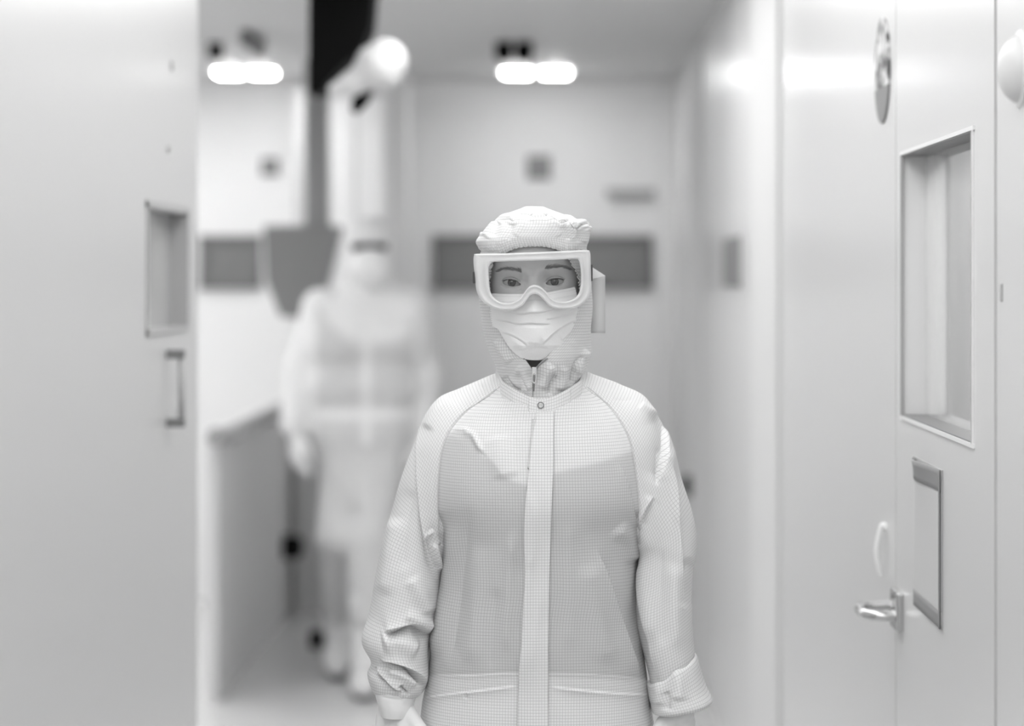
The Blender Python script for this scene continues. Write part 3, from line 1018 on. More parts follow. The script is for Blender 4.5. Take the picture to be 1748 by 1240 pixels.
def tone_torso(q, V):
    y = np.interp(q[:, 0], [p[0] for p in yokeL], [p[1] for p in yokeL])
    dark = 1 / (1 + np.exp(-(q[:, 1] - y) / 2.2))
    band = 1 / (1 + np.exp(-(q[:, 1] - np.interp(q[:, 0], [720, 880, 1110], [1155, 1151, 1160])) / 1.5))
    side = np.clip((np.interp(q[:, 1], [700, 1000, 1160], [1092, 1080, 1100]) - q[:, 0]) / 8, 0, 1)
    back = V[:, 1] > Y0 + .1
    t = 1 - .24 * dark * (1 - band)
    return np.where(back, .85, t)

# --- sleeves
BL = 1
sl_rows = [
    (864, 634, 862, 668, .115, .055, .05, 2.0),
    (826, 645, 856, 712, .115, .072, .065, 2.0),
    (785, 662, 842, 752, .112, .088, .075, 2.1),
    (745, 683, 820, 795, .108, .098, .08, 2.2),
    (716, 728, 802, 838, .104, .100, .08, 2.2),
    (692, 788, 790, 890, .10, .094, .078, 2.2),
    (672, 856, 772, 936, .096, .086, .075, 2.2),
    (654, 925, 758, 975, .090, .078, .072, 2.2),
    (642, 985, 752, 1020, .084, .074, .07, 2.2),
    (631, 1045, 738, 1072, .076, .070, .066, 2.2),
    (618, 1092, 733, 1106, .070, .070, .06, 2.2),
    (634, 1128, 732, 1140, .066, .062, .055, 2.2),
    (628, 1150, 730, 1164, .062, .060, .05, 2.2),
    (634, 1172, 722, 1183, .058, .050, .045, 2.2),
    (644, 1190, 706, 1196, .055, .036, .036, 2.0),
]
slf = [
    ('step', [(712, 725), (711, 790), (714, 870), (722, 915), (738, 965), (752, 1000)], 20, -.007),
    ('step', [(726, 914), (738, 905), (747, 918), (750, 930)], 6, .006),
    ('crease', [(727, 916), (735, 945), (748, 975)], 4, .006),
    ('ridge', [(740, 925), (744, 950), (750, 975)], 5, .005),
    ('step', [(655, 1082), (680, 1074), (703, 1067), (718, 1072), (736, 1084)], 15, -.013),
    ('ridge', [(690, 1050), (712, 1058), (735, 1070)], 9, .005),
    ('ridge', [(650, 1100), (680, 1095), (715, 1110)], 16, .007),
    ('step', [(645, 1128), (668, 1131), (695, 1141), (716, 1156), (730, 1170)], 10, -.012),
    ('ridge', [(660, 1145), (690, 1155), (714, 1172)], 8, .006),
    ('step', [(641, 1137), (648, 1152), (662, 1167), (676, 1178), (690, 1182)], 7, -.008),
    ('crease', [(684, 1170), (688, 1178), (700, 1188)], 3, .006),
    ('ridge', [(675, 880), (665, 950), (655, 1020)], 14, .004),
    ('crease', [(700, 830), (690, 900), (688, 980)], 14, .003),
    ('ridge', [(770, 680), (745, 705), (728, 735)], 10, .003),
    ('crease', [(818, 655), (826, 665), (830, 678)], 5, .002),
    ('ridge', [(700, 985), (720, 1020), (732, 1050)], 12, .004),
]
Vs, Fs, Us = pair_loft(sl_rows, 420, 320, slf, wrinkle=.0013, wscale=15, seed=11)
sr_rows = [
    (986, 664, 988, 630, .115, .055, .05, 2.0),
    (992, 711, 1022, 643, .115, .072, .065, 2.0),
    (1002, 755, 1062, 658, .112, .088, .075, 2.1),
    (1020, 798, 1100, 676, .108, .098, .08, 2.2),
    (1038, 840, 1126, 712, .104, .100, .08, 2.2),
    (1054, 884, 1148, 760, .10, .094, .078, 2.2),
    (1072, 928, 1162, 810, .096, .086, .075, 2.2),
    (1090, 950, 1180, 868, .092, .078, .072, 2.2),
    (1083, 1000, 1190, 926, .088, .074, .07, 2.2),
    (1084, 1045, 1184, 990, .082, .070, .066, 2.2),
    (1092, 1090, 1181, 1050, .076, .066, .06, 2.2),
    (1103, 1135, 1183, 1096, .072, .060, .055, 2.2),
    (1112, 1170, 1186, 1140, .068, .052, .05, 2.1),
    (1120, 1195, 1188, 1180, .065, .044, .044, 2.0),
]
srf = [
    ('step', [(1124, 696), (1137, 735), (1136, 775), (1122, 830)], 18, -.006),
    ('crease', [(1128, 760), (1126, 800), (1121, 832)], 5, .003),
    ('step', [(1116, 848), (1108, 862), (1100, 880), (1094, 900)], 7, .006),
    ('ridge', [(1092, 690), (1108, 700), (1125, 706)], 7, .003),
    ('crease', [(1046, 680), (1066, 682), (1084, 680)], 4, .0015),
    ('step', [(1143, 790), (1152, 850), (1162, 930), (1166, 1000), (1167, 1060)], 16, .005),
    ('ridge', [(1138, 760), (1146, 830), (1160, 900)], 9, .003),
    ('crease', [(1182, 950), (1170, 1000), (1166, 1040)], 10, .004),
    ('ridge', [(1108, 900), (1100, 1000), (1112, 1100)], 13, .004),
    ('crease', [(1130, 930), (1128, 1020), (1132, 1110)], 16, .003),
    ('ridge', [(1150, 960), (1152, 1040), (1156, 1110)], 10, .003),
    ('step', [(1096, 950), (1092, 1010), (1104, 1080), (1116, 1150)], 9, -.004),
]
Vr, Fr, Ur = pair_loft(sr_rows, 420, 320, srf, wrinkle=.0013, wscale=15, seed=21)

# sewn raglan seams: body and sleeve surfaces run into each other along the seam line
SEAM_L = [(852, 655), (847, 664), (826, 680), (797, 702), (776, 725), (763, 746), (754, 772), (749, 805), (747, 850), (748, 905), (749, 935)]
SEAM_R = [(998, 652), (1003, 661), (1022, 676), (1046, 702), (1066, 733), (1078, 765), (1086, 810), (1091, 860), (1092, 905), (1093, 930)]
def to_bvh(V, Fc):
    return BVHTree.FromPolygons([tuple(v) for v in V], [tuple(int(i) for i in f) for f in Fc])
def sew(V, Fc, other, line, side, k=.016):
    q = proj(V)
    d, sg, t = seg_dist(q, cr(line, 120))
    sd = d * sg * side            # > 0 on this piece's own side
    low = np.clip((930 - q[:, 1]) / 60, 0, 1)
    idx = np.where((d < 75) & (V[:, 1] < Y0 + .13) & (q[:, 1] < 935))[0]
    out = V.copy()
    o = Vector((0, 0, ZC))
    for i in idx:
        p = Vector(V[i]) - o
        u = p.normalized()
        h, n_, _, dist = other.ray_cast(o, u, 8)
        if h is None:
            continue
        a, b_ = p.length, dist
        own_front = a
        m_ = min(a, b_)
        sm = m_ - k * math.log(math.exp(-(a - m_) / k) + math.exp(-(b_ - m_) / k))
        if a - b_ > .09:
            continue
        w_ = low[i] * math.exp(-(d[i] / 45) ** 2)
        if sd[i] >= 0:
            new = a + (sm - a) * w_ + .0022 * math.exp(-(sd[i] / 2.2) ** 2) * low[i]
        else:
            new = a + (sm - a) * w_ + .0022 + .004 * min(1, -sd[i] / 3)
            if low[i] <= 0:
                new = a
        out[i] = o + u * new
    return out
b_t, b_l, b_r = to_bvh(Vt, Ft), to_bvh(Vs, Fs), to_bvh(Vr, Fr)
q0_ = proj(Vt)
Vt2 = sew(sew(Vt, Ft, b_l, SEAM_L, -1 if seg_dist(np.array([[900., 800.]]), SEAM_L)[1][0] < 0 else 1), Ft, b_r, SEAM_R, -1 if seg_dist(np.array([[900., 800.]]), SEAM_R)[1][0] < 0 else 1)
Vs2 = sew(Vs, Fs, b_t, SEAM_L, -1 if seg_dist(np.array([[700., 750.]]), SEAM_L)[1][0] < 0 else 1)
Vr2 = sew(Vr, Fr, b_t, SEAM_R, -1 if seg_dist(np.array([[1120., 750.]]), SEAM_R)[1][0] < 0 else 1)
Vt, Vs, Vr = Vt2, Vs2, Vr2
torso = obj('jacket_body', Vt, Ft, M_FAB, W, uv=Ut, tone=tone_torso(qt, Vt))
obj('sleeve', Vs, Fs, M_FAB, W, uv=Us, tone=np.full(len(Vs), .97))
obj('sleeve', Vr, Fr, M_FAB, W, uv=Ur, tone=np.full(len(Vr), .97))
bv_t = to_bvh(Vt, Ft)
def drape(name, left, right, nr, nc, off, m, parent, tone=1.0, bulge=0.0, bvh=None, thick=.0012, folds=(), **k):
    """a strip of cloth laid on the jacket between two outline curves given in px"""
    L, R_ = cr(left, nr), cr(right, nr)
    G = np.zeros((nr, nc, 3))
    for i in range(nr):
        for j in range(nc):
            t = j / (nc - 1)
            p = L[i] * (1 - t) + R_[i] * t
            h, d = ray_px(bvh or bv_t, p[0], p[1])
            if h is None:
                h = Vector(G[i, j - 1]) + d * off if j else Vector(P(p[0], p[1], Y0))
            G[i, j] = h - d * (off + bulge * math.sin(math.pi * t))
    # even out the depth
    for _ in range(3):
        G[1:-1] = (G[:-2] + 2 * G[1:-1] + G[2:]) / 4
    V = G.reshape(-1, 3)
    if folds:
        V[:, 1] -= fold_disp(proj(V), folds)
    uv = np.stack([V[:, 0], -V[:, 2]], -1)
    return obj(name, V, grid_faces(nr, nc)[:, ::-1], m, parent, uv=uv, tone=np.full(len(V), tone), solid=thick, offset=0, **k)
drape('placket', [(917, 704), (909, 745), (905, 780), (902, 810), (897, 860), (894, 920), (896, 980), (893, 1040), (890, 1100), (886, 1150), (880, 1330)],
      [(946, 702), (945, 745), (945, 780), (944, 810), (942, 860), (940, 920), (938, 980), (937, 1040), (936, 1100), (936, 1150), (936, 1330)], 220, 24, .0040, M_FAB, W, bulge=.001,
      folds=[('ridge', [(900, 830), (915, 900), (905, 980)], 8, .0012), ('ridge', [(925, 1000), (915, 1080), (905, 1150)], 8, .0012)])
# facing strip seen beside the placket opening
drape('inner_facing', [(908, 716), (906, 740), (903, 775), (900, 800)], [(921, 717), (918, 740), (914, 775), (908, 800)], 30, 6, .0022, M_FAB, W, tone=.86)
# raglan seam welts
def bvh_of(parts):
    v, f, n = [], [], 0
    for V, Fc in parts:
        v += [tuple(p) for p in V]; f += [tuple(int(i) + n for i in q) for q in Fc]; n = len(v)
    return BVHTree.FromPolygons(v, f)
bv_s = bvh_of([(Vt, Ft), (Vs, Fs), (Vr, Fr)])
for ln in (SEAM_L[1:-1], SEAM_R[1:-1]):
    pts = [ray_px(bv_s, x, y) for x, y in cr(ln, 90)]
    g_ = np.array([h - d * .0002 for h, d in pts if h is not None])
    for _ in range(4):
        g_[1:-1] = (g_[:-2] + 2 * g_[1:-1] + g_[2:]) / 4
    mb = MB().tube(g_, .0009, 8)
    obj('shoulder_seam', mb.v, mb.f, M_FAB, W, uv=np.zeros((len(mb.v), 2)) + .002, tone=np.full(len(mb.v), .8))
# turned-up cuff
cf_rows = [
    (1112, 1164, 1183, 1120, .070, .056, .054, 2.2),
    (1107, 1168, 1186, 1116, .070, .062, .060, 2.3),
    (1106, 1172, 1191, 1121, .070, .066, .064, 2.3),
    (1108, 1190, 1198, 1148, .068, .066, .064, 2.3),
    (1111, 1203, 1206, 1172, .066, .066, .064, 2.3),
    (1113, 1214, 1216, 1192, .064, .066, .064, 2.3),
    (1117, 1218, 1210, 1200, .064, .058, .058, 2.2),
    (1125, 1214, 1195, 1196, .064, .045, .045, 2.0),
]
V_, F_, U_ = pair_loft(cf_rows, 120, 260, [('ridge', [(1150, 1130), (1158, 1165), (1160, 1200)], 12, .004), ('crease', [(1136, 1180), (1140, 1195), (1138, 1215)], 5, .004),
                                          ('ridge', [(1120, 1160), (1124, 1185), (1122, 1205)], 9, .003)], wrinkle=.0012, wscale=24, seed=31)
obj('cuff', V_, F_, M_FAB, W, uv=U_, label='turned-up cuff')

# --- collar
nc = 300
phs = np.linspace(-math.pi, math.pi, nc, endpoint=False)
prof_c = [(0.0, .0), (.1, .0020), (.5, .0026), (.9, .0020), (1.0, .0), (.9, -.0020), (.5, -.002), (.1, -.0016)]
def collar_pt(p, t):
    # t = 0 lower edge, 1 upper edge; px outline measured at the front
    fx = np.interp(math.degrees(p), [-180, -90, -60, -35, -15, 0, 15, 35, 60, 90, 180], [0, -77, -68, -46, -20, 0, 20, 46, 67, 76, 0])
    low = np.interp(abs(math.degrees(p)), [0, 15, 35, 60, 90, 130, 180], [715, 712, 704, 688, 664, 640, 628])
    top = np.interp(abs(math.degrees(p)), [0, 15, 35, 60, 90, 130, 180], [683, 677, 664, 650, 624, 600, 590])
    dy = .09 - np.interp(abs(math.degrees(p)), [0, 15, 35, 60, 90, 180], [.086, .083, .069, .044, 0, -.075])
    dy += t * .012 * max(0, math.cos(p))
    if abs(p) > math.pi / 2:
        fx = 76.5 * math.sin(p)
    return 924 + fx * (1 - .02 * t), low + (top - low) * t, dy
rows = []
for t, off in prof_c:
    r_ = []
    for p in phs:
        x, y, dy = collar_pt(p, t)
        c = pt(x, y, dy)
        r_.append(c + np.array([math.sin(p) * off, -math.cos(p) * off, 0]))
    rows.append(r_)
G = np.array(rows)
for _ in range(6):
    G = (np.roll(G, 1, 1) + 2 * G + np.roll(G, -1, 1)) / 4
nr_ = len(prof_c)
f_ = []
for i in range(nr_):
    for j in range(nc):
        f_.append((i * nc + j, i * nc + (j + 1) % nc, ((i + 1) % nr_) * nc + (j + 1) % nc, ((i + 1) % nr_) * nc + j))
U_ = np.array([[(phs[j]) * .075, prof_c[i][0] * .03] for i in range(nr_) for j in range(nc)])
collar = obj('collar', G.reshape(-1, 3), f_, M_FAB, W, uv=U_)
bv_c = BVHTree.FromPolygons([tuple(v) for v in G.reshape(-1, 3)], f_)
# overlapping collar tab and its snap
tr = []
for t in np.linspace(-.04, 1.0, 14):
    r_ = []
    for p in np.radians(np.linspace(-15, 38, 50)):
        x, y, dy = collar_pt(p, t)
        k_ = np.clip((38 - math.degrees(p)) / 12, 0, 1)
        r_.append(pt(x, y, dy) + np.array([math.sin(p), -math.cos(p), 0]) * (.0028 + .0022 * k_))
    tr.append(r_)
tr = np.array(tr)
for _ in range(4):
    tr[:, 1:-1] = (tr[:, :-2] + 2 * tr[:, 1:-1] + tr[:, 2:]) / 4
ut = np.stack(np.meshgrid(np.linspace(0, .072, 50), np.linspace(0, .03, 14)), -1).reshape(-1, 2)
obj('collar_tab', tr.reshape(-1, 3), grid_faces(14, 50), M_FAB, W, uv=ut, solid=.001)
hh_, d_ = ray_px(bv_c, 923, 692)
ring = [Vector(hh_) - d_ * .0066 + Vector((.0042 * math.cos(a), 0, .0042 * math.sin(a))) for a in np.linspace(0, 2 * math.pi, 28, endpoint=False)]
MB().tube(ring, .0008, 8, closed=True).build('snap_button', M_SNAP, W, smooth=True)

# --- hood: C-shaped rings open around the face
open_y = [400, 420, 428, 445, 470, 500, 540, 570, 590, 603, 613, 622, 628, 634, 720]
open_l = [905, 880, 862, 846, 840, 838, 850, 866, 880, 892, 901, 907, 910.5, 911.5, 911.5]
open_r = [910, 940, 955, 970, 984, 988, 981, 964, 948, 936, 926, 918, 914, 912.5, 912.5]
hd_rows = [
    (850, 395, 975, 395, .088, .09, .10, 2.0),
    (822, 428, 1002, 428, .088, .096, .11, 2.1),
    (819, 460, 1006, 460, .088, .096, .115, 2.1),
    (818, 500, 1009, 500, .088, .094, .115, 2.1),
    (820, 530, 1010, 530, .088, .094, .11, 2.1),
    (824, 560, 1008, 560, .088, .094, .105, 2.1),
    (830, 585, 1008, 585, .088, .094, .10, 2.1),
    (838, 606, 1009, 604, .088, .092, .095, 2.1),
    (846, 622, 1004, 622, .090, .088, .09, 2.1),
    (852, 640, 997, 640, .092, .078, .08, 2.1),
    (856, 662, 990, 662, .094, .074, .075, 2.1),
    (862, 690, 985, 690, .096, .072, .07, 2.1),
    (870, 715, 978, 715, .098, .072, .07, 2.1),
]
def hood_phi(R, nc):
    yv = (R[:, 1] + R[:, 3]) / 2
    cx = (R[:, 0] + R[:, 2]) / 2
    hw = (R[:, 2] - R[:, 0]) / 2
    l = np.interp(yv, open_y, open_l); r = np.interp(yv, open_y, open_r)
    # px shift by being nearer than the ring centre
    def ang(x):
        sx = np.clip((x - cx) / hw, -.995, .995)
        return np.arcsin(np.sign(sx) * np.abs(sx) ** (R[:, 7] / 2) if False else sx)
    a0, a1 = ang(r), ang(l) + 2 * math.pi
    t = np.linspace(0, 1, nc)
    te = .5 - .5 * np.cos(math.pi * t) * (1 - .0)
    te = .6 * te + .4 * t
    return a0[:, None] + (a1 - a0)[:, None] * te[None, :]
hf = [
    ('crease', [(862, 640), (870, 655), (880, 664), (892, 667)], 3.5, .006),
    ('ridge', [(880, 628), (893, 640), (898, 655), (905, 668)], 7, .005),
    ('crease', [(885, 628), (894, 650), (902, 668)], 3, .004),
    ('ridge', [(945, 622), (932, 640), (925, 665)], 8, .006),
    ('crease', [(952, 640), (940, 655), (935, 676)], 5, .007),
    ('ridge', [(965, 625), (960, 645), (955, 668)], 8, .004),
    ('crease', [(998, 604), (984, 622), (978, 645), (976, 660)], 4, .008),
    ('ridge', [(1006, 600), (994, 612), (986, 640)], 6, .006),
    ('crease', [(828, 570), (840, 590), (852, 612), (862, 632)], 7, .003),
    ('ridge', [(845, 580), (858, 602), (872, 620)], 8, .004),
    ('ridge', [(1000, 540), (990, 570), (975, 596)], 9, .003),
]
def hood_gather(V, q, ph, R):
    # elastic gathers close to the face opening
    yv = q[:, 1]
    l = np.interp(yv, open_y, open_l); r = np.interp(yv, open_y, open_r)
    front = V[:, 1] < Y0 + .06
    d = np.minimum(np.abs(q[:, 0] - l), np.abs(q[:, 0] - r))
    e = np.exp(-(d / 6.0) ** 2) * front * (yv < 520)
    return e * (.0022 * np.sin(yv * .95 + 2 * np.sin(yv * .31)) + .001) + .0016 * np.exp(-(d / 2.2) ** 2) * front
V_, F_, U_ = pair_loft(hd_rows, 360, 380, hf, wrinkle=.0011, wscale=26, phi=hood_phi, gain=1.0, seed=41, gather=hood_gather)
hood = obj('hood', V_, F_, M_FAB, W, uv=U_ + [[.3, 0]], tone=np.full(len(V_), .96), solid=.0012)
bv_h = BVHTree.FromPolygons([tuple(v) for v in V_], [tuple(int(i) for i in f) for f in F_])
# zip
def on(bvh, px, py, off, dflt):
    h, d = ray_px(bvh, px, py)
    if h is None:
        h = Vector(pt(px, py, dflt))
    return h - d * off
mb = MB()
for ln in ([(894, 612), (900, 617), (907, 626), (911, 632)], [(935, 612), (928, 617), (919, 625), (914, 632)], [(912, 632), (912, 645), (911, 668)]):
    c = cr(ln, 24)
    mb.tube([on(bv_h, x, y, .0014, .01) for x, y in c], .0013, 8)
mb.build('zip_tape', M_SNAP, hood, smooth=True)
mb = MB()
q0 = on(bv_h, 912, 633, .004, .01)
mb.box(q0.x - .0032, q0.x + .0032, q0.y - .0015, q0.y + .0015, q0.z - .006, q0.z + .005)
q1 = on(bv_h, 912, 645, .0045, .01)
q1.y = q0.y - .0016
pl = [q1 + Vector((.0028 * math.cos(a), 0, .0075 * math.sin(a) )) for a in np.linspace(0, 2 * math.pi, 24, endpoint=False)]
mb.tube(pl, .0009, 8, closed=True)
mb.build('zip_pull', M_METAL, hood, bevel=.0006)

# --- cap over the hood
cap_rows = [
    (828, 440, 998, 436, .088, .094, .112, 2.1),
    (822, 429, 1000, 426, .088, .100, .118, 2.2),
    (813, 414, 1004, 412, .088, .106, .122, 2.2),
    (822, 400, 1006, 400, .088, .107, .124, 2.2),
    (832, 389, 1007, 388, .088, .106, .124, 2.2),
    (842, 379, 1000, 381, .088, .102, .120, 2.2),
    (856, 372, 982, 376, .088, .094, .112, 2.2),
    (870, 364.5, 962, 368.5, .088, .080, .096, 2.1),
    (886, 359.5, 943, 361.5, .088, .058, .07, 2.0),
    (900, 356.8, 929, 357.8, .088, .032, .042, 2.0),
    (910, 356.0, 916, 356.2, .088, .008, .010, 2.0),
]
seam = [(824, 396), (839, 381), (850, 376), (862, 375), (870, 375), (876, 378), (883, 372), (889, 366), (899, 366), (908, 370), (917, 372.5), (930, 371), (936, 367.5), (946, 373), (957, 381), (970, 378.5), (975, 384), (981, 391), (989, 386), (1000, 383), (1006, 386)]
def cap_post(G, R, ph):
    # lower edge arches up over the forehead
    z = G[..., 2]
    yv = (R[:, 1] + R[:, 3])[:, None] / 2
    x = G[..., 0] - EX
    fr_ = np.clip(np.cos(ph) * 2, 0, 1)
    arch = np.clip(1 - (np.abs(x) / .048) ** 2.6, 0, 1)
    lift = np.clip((444 - yv) / -30 + 1, 0, 1)
    k = np.clip((yv - 400) / 38, 0, 1)
    G[..., 2] = z + fr_ * arch * k * .0136
    return G
cfo = [
    ('ridge', [(862, 380), (858, 400), (850, 420)], 7, .003),
    ('ridge', [(893, 368), (890, 385), (880, 405)], 6, .004),
    ('crease', [(876, 380), (872, 395), (866, 412)], 5, .003),
    ('ridge', [(937, 369), (945, 385), (955, 405)], 6, .004),
    ('crease', [(958, 384), (966, 396), (970, 412)], 5, .004),
    ('ridge', [(968, 380), (976, 392), (982, 408)], 6, .004),
    ('crease', [(981, 392), (986, 402), (988, 415)], 4, .004),
    ('ridge', [(996, 390), (999, 400), (996, 415)], 6, .004),
    ('ridge', [(845, 378), (838, 392), (830, 408)], 6, .004),
    ('crease', [(852, 378), (846, 390), (842, 405)], 4, .003),
]
def cap_gather(V, q, ph, R):
    d, s, t = seg_dist(q, cr(seam, 160))
    fr_ = (V[:, 1] < Y0 + .09)
    side = s < 0          # above the seam
    D = -.0022 * np.exp(-(d / 1.3) ** 2) + .0022 * np.exp(-((d - 4) / 4.0) ** 2)
    D += np.where(side, .0015 * np.exp(-((d - 6) / 7) ** 2), 0)
    D *= fr_
    edge = np.exp(-((q[:, 1] - 424) / 6.0) ** 2) * fr_
    D += edge * .0008 * np.sin(q[:, 0] * .8)
    return D * np.clip((q[:, 1] - 361) / 6, 0, 1) + .0004 * vnoise(V * 40, 5)
V_, F_, U_ = pair_loft(cap_rows, 240, 460, cfo, wrinkle=.0008, wscale=20, gain=.8, seed=51, post=cap_post, gather=cap_gather)
cap_o = obj('cap', V_, F_, M_FAB, W, uv=U_ * np.array([[1.0, 1.0]]), tone=np.full(len(V_), 1.0), solid=.001)
bv_cap = BVHTree.FromPolygons([tuple(v) for v in V_], [tuple(int(i) for i in f) for f in F_])

c_ = cr(seam, 240)
g_ = np.array([h - d * .0004 for h, d in (ray_px(bv_cap, x, y) for x, y in c_[6:-6]) if h is not None])
for _ in range(2):
    g_[1:-1] = (g_[:-2] + 2 * g_[1:-1] + g_[2:]) / 4
MB().tube(g_, .00065, 6).build('cap_seam', M_GREY, cap_o, smooth=True)
# --- face mask
top_e = cr([(839, 501), (855, 502), (872, 502.5), (893, 502), (912, 499), (930, 500), (955, 495.5), (968, 493), (981, 490)], 200)
bot_e = cr([(840, 557), (851, 563), (858, 575), (872, 596), (890, 611), (912, 615), (934, 612), (952, 598), (968, 578), (981, 553), (988, 540)], 200)
nr_, nc_ = 190, 200
v_ = np.linspace(0, 1, nr_)[:, None]
PX = top_e[None, :, 0] * (1 - v_) + bot_e[None, :, 0] * v_
PY = top_e[None, :, 1] * (1 - v_) + bot_e[None, :, 1] * v_
PX = PX + np.sin(math.pi * v_) * np.linspace(-2.5, 2.5, nc_)[None, :]
dcn = np.interp(PY, [485, 498, 515, 532, 560, 590, 615], [-.010, -.013, -.024, -.032, -.029, -.022, -.004])
half = np.interp(PY, [490, 530, 560, 590, 615], [73, 75, 72, 62, 50])
xr = np.abs(PX - 912) / half
dside = np.interp(PY, [490, 560, 615], [.020, .018, .014])
dep = dcn + (dside - dcn) * np.clip(xr, 0, 1.15) ** 2.0
nb = np.exp(-((PX - 912) / 11.0) ** 2) * np.interp(PY, [490, 500, 530, 550], [.006, .007, .008, 0])
dep = dep + .004 - nb
mf = [
    ('step', [(849, 530), (870, 531.5), (888, 536), (905, 534), (922, 533), (945, 527.5), (960, 525)], 9, -.0038),
    ('step', [(842, 544), (862, 548), (885, 553), (905, 552), (925, 553), (942, 553)], 8, -.0040),
    ('step', [(987, 536), (970, 538), (948, 543), (930, 546)], 8, .0032),
    ('step', [(987, 546), (965, 556), (945, 570), (925, 590)], 9, .0042),
    ('step', [(986, 556), (972, 570), (958, 583)], 6, .0025),
    ('step', [(856, 566), (875, 573), (892, 583), (902, 592)], 8, -.0035),
    ('ridge', [(845, 556), (865, 570), (885, 588), (900, 600)], 6, .002),
    ('crease', [(870, 600), (890, 598), (915, 594), (940, 597)], 5, .0012),
    ('ridge', [(912, 555), (913, 575), (912, 590)], 12, .002),
]
q_ = np.stack([PX, PY], -1).reshape(-1, 2)
dep = dep.reshape(-1) - fold_disp(q_, mf, 1.0)
Yv = Y0 + dep
Vm = np.stack([(q_[:, 0] - VX) * Yv / F, Yv, ZC - (q_[:, 1] - VY) * Yv / F], -1)
Um = np.stack([np.repeat(np.linspace(-.07, .07, nc_)[None], nr_, 0).ravel(), ((PY - top_e[None, :, 1]) / 1190).ravel()], -1)
mask = obj('face_mask', Vm, grid_faces(nr_, nc_)[:, ::-1], M_MASK, W, uv=Um, solid=.0009)
for sx, (a, b_) in (((-1, ((840, 504), (840, 552)))), ((1, ((982, 495), (987, 536))))):
    p0, p1 = pt(a[0], a[1], .040), pt(b_[0], b_[1], .045)
    m_ = pt(845 if sx < 0 else 984, 500, .12)
    MB().tube(cr([p0, p0 * .5 + m_ * .5 + [sx * .002, 0, .001], m_, p1 * .5 + m_ * .5 + [sx * .002, 0, -.001], p1], 40), .0012, 8).build('ear_loop', M_WHITE, mask, smooth=True)

# --- goggles
og = [((815, 434), (842, 447)), ((860, 433), (865, 446)), ((912, 431), (912, 444.5)), ((960, 429), (958, 443)), ((999, 427.8), (980, 441.5)), ((1006.5, 431), (988, 444)), ((1008, 450), (991, 458)),
      ((1009, 475), (992, 475)), ((1009, 493), (991, 490)), ((1004, 509), (987, 503)), ((992, 521), (978, 511)), ((975, 527), (966, 515)), ((952, 527), (950, 514)), ((938, 522), (940, 508)),
      ((929, 513), (932, 498)), ((921, 505), (923, 490)), ((913, 502), (913, 487)), ((905, 505), (903, 490)), ((898, 514), (895, 500)), ((890, 523), (887, 510)), ((876, 529), (874, 517)),
      ((855, 529), (858, 517)), ((836, 523), (846, 511)), ((822, 512), (838, 501)), ((814, 496), (835, 487)), ((811, 470), (834, 470)), ((809, 448), (834, 457)), ((810, 437), (837, 450))]
NG = 260
O_ = cr([a for a, b_ in og], NG, True)
I_ = cr([b_ for a, b_ in og], NG, True)
def gdep(q):
    x = (q[:, 0] - 911) / 99.0
    return -.052 + .030 * np.abs(x) ** 2.4
loops = []
# outline at front is pulled slightly to the centre so that nearer loops keep the same picture outline
def loop(t, add, grow=0.0):
    q = O_ * (1 - t) + I_ * t
    if grow:
        c = np.array([911, 480.0]); e = q - c
        q = c + e * (1 + grow)
    Yv = Y0 + gdep(q) + add
    return np.stack([(q[:, 0] - VX) * Yv / F, Yv, ZC - (q[:, 1] - VY) * Yv / F], -1)
for t, add in ((-.0, .060), (-.03, .040), (0, .012), (.03, .004), (.10, .0008), (.20, 0), (.30, .0012), (.36, .0022), (.64, .0022), (.72, .001), (.84, .0), (.94, .0012), (1.0, .005), (1.02, .014), (.9, .028), (.80, .052), (.72, .056)):
    loops.append(loop(t, add))
G = np.array(loops)
nl = len(G)
f_ = []
for i in range(nl):
    for j in range(NG):
        a, b_ = i * NG + j, i * NG + (j + 1) % NG
        c, d = ((i + 1) % nl) * NG + (j + 1) % NG, ((i + 1) % nl) * NG + j
        f_.append((a, b_, c, d))
gog = empty('x', (0, 0, 0), None, None)
bpy.data.objects.remove(gog)
frame_o = obj('goggles', G.reshape(-1, 3), f_, M_FRAME, W, label='frosted white goggles frame')
lens = [(loop(1.01, .003))]
c0 = np.array([911, 472.0])
V_, f_ = [], []
NR = 14
for r in range(NR):
    k = 1 - r / NR
    q = c0 + (I_ - c0) * k
    Yv = Y0 + gdep(q) + .006
    V_.append(np.stack([(q[:, 0] - VX) * Yv / F, Yv, ZC - (q[:, 1] - VY) * Yv / F], -1))
V_ = np.array(V_)
f_ = [tuple(f) for f in grid_faces(NR, NG, True)] + [tuple((NR - 1) * NG + j for j in range(NG))]
obj('lens', V_.reshape(-1, 3), f_, M_LENS, frame_o, label='clear goggles lens')
# strap and its clips
n = 90
for z_off in (0,):
    rows = []
    for tz in (-1, 1):
        r_ = []
        for i in range(n):
            p = math.radians(66) + (math.radians(360 - 132)) * i / (n - 1)
            x = 913 + 97.5 * math.sin(p); y = 468 + tz * 8
            r_.append(pt(x, y, .088 - .118 * math.cos(p) * (1 if math.cos(p) > 0 else 1.02)))
        rows.append(r_)
    obj('strap', np.array(rows).reshape(-1, 3), grid_faces(2, n), M_STRAP, frame_o, solid=.0015)
for x, y0_, y1_ in ((811, 464, 484), (1008.5, 452, 480)):
    sx = -1 if x < 900 else 1
    a = pt(x, y0_, .015); b_ = pt(x, y1_, .015)
    MB().box(min(a[0], a[0] + sx * .002) - .001, max(a[0], a[0] + sx * .002) + .0005, a[1] - .012, a[1] + .03, b_[2], a[2]).build('strap_clip', M_CLIP, frame_o, bevel=.0008)
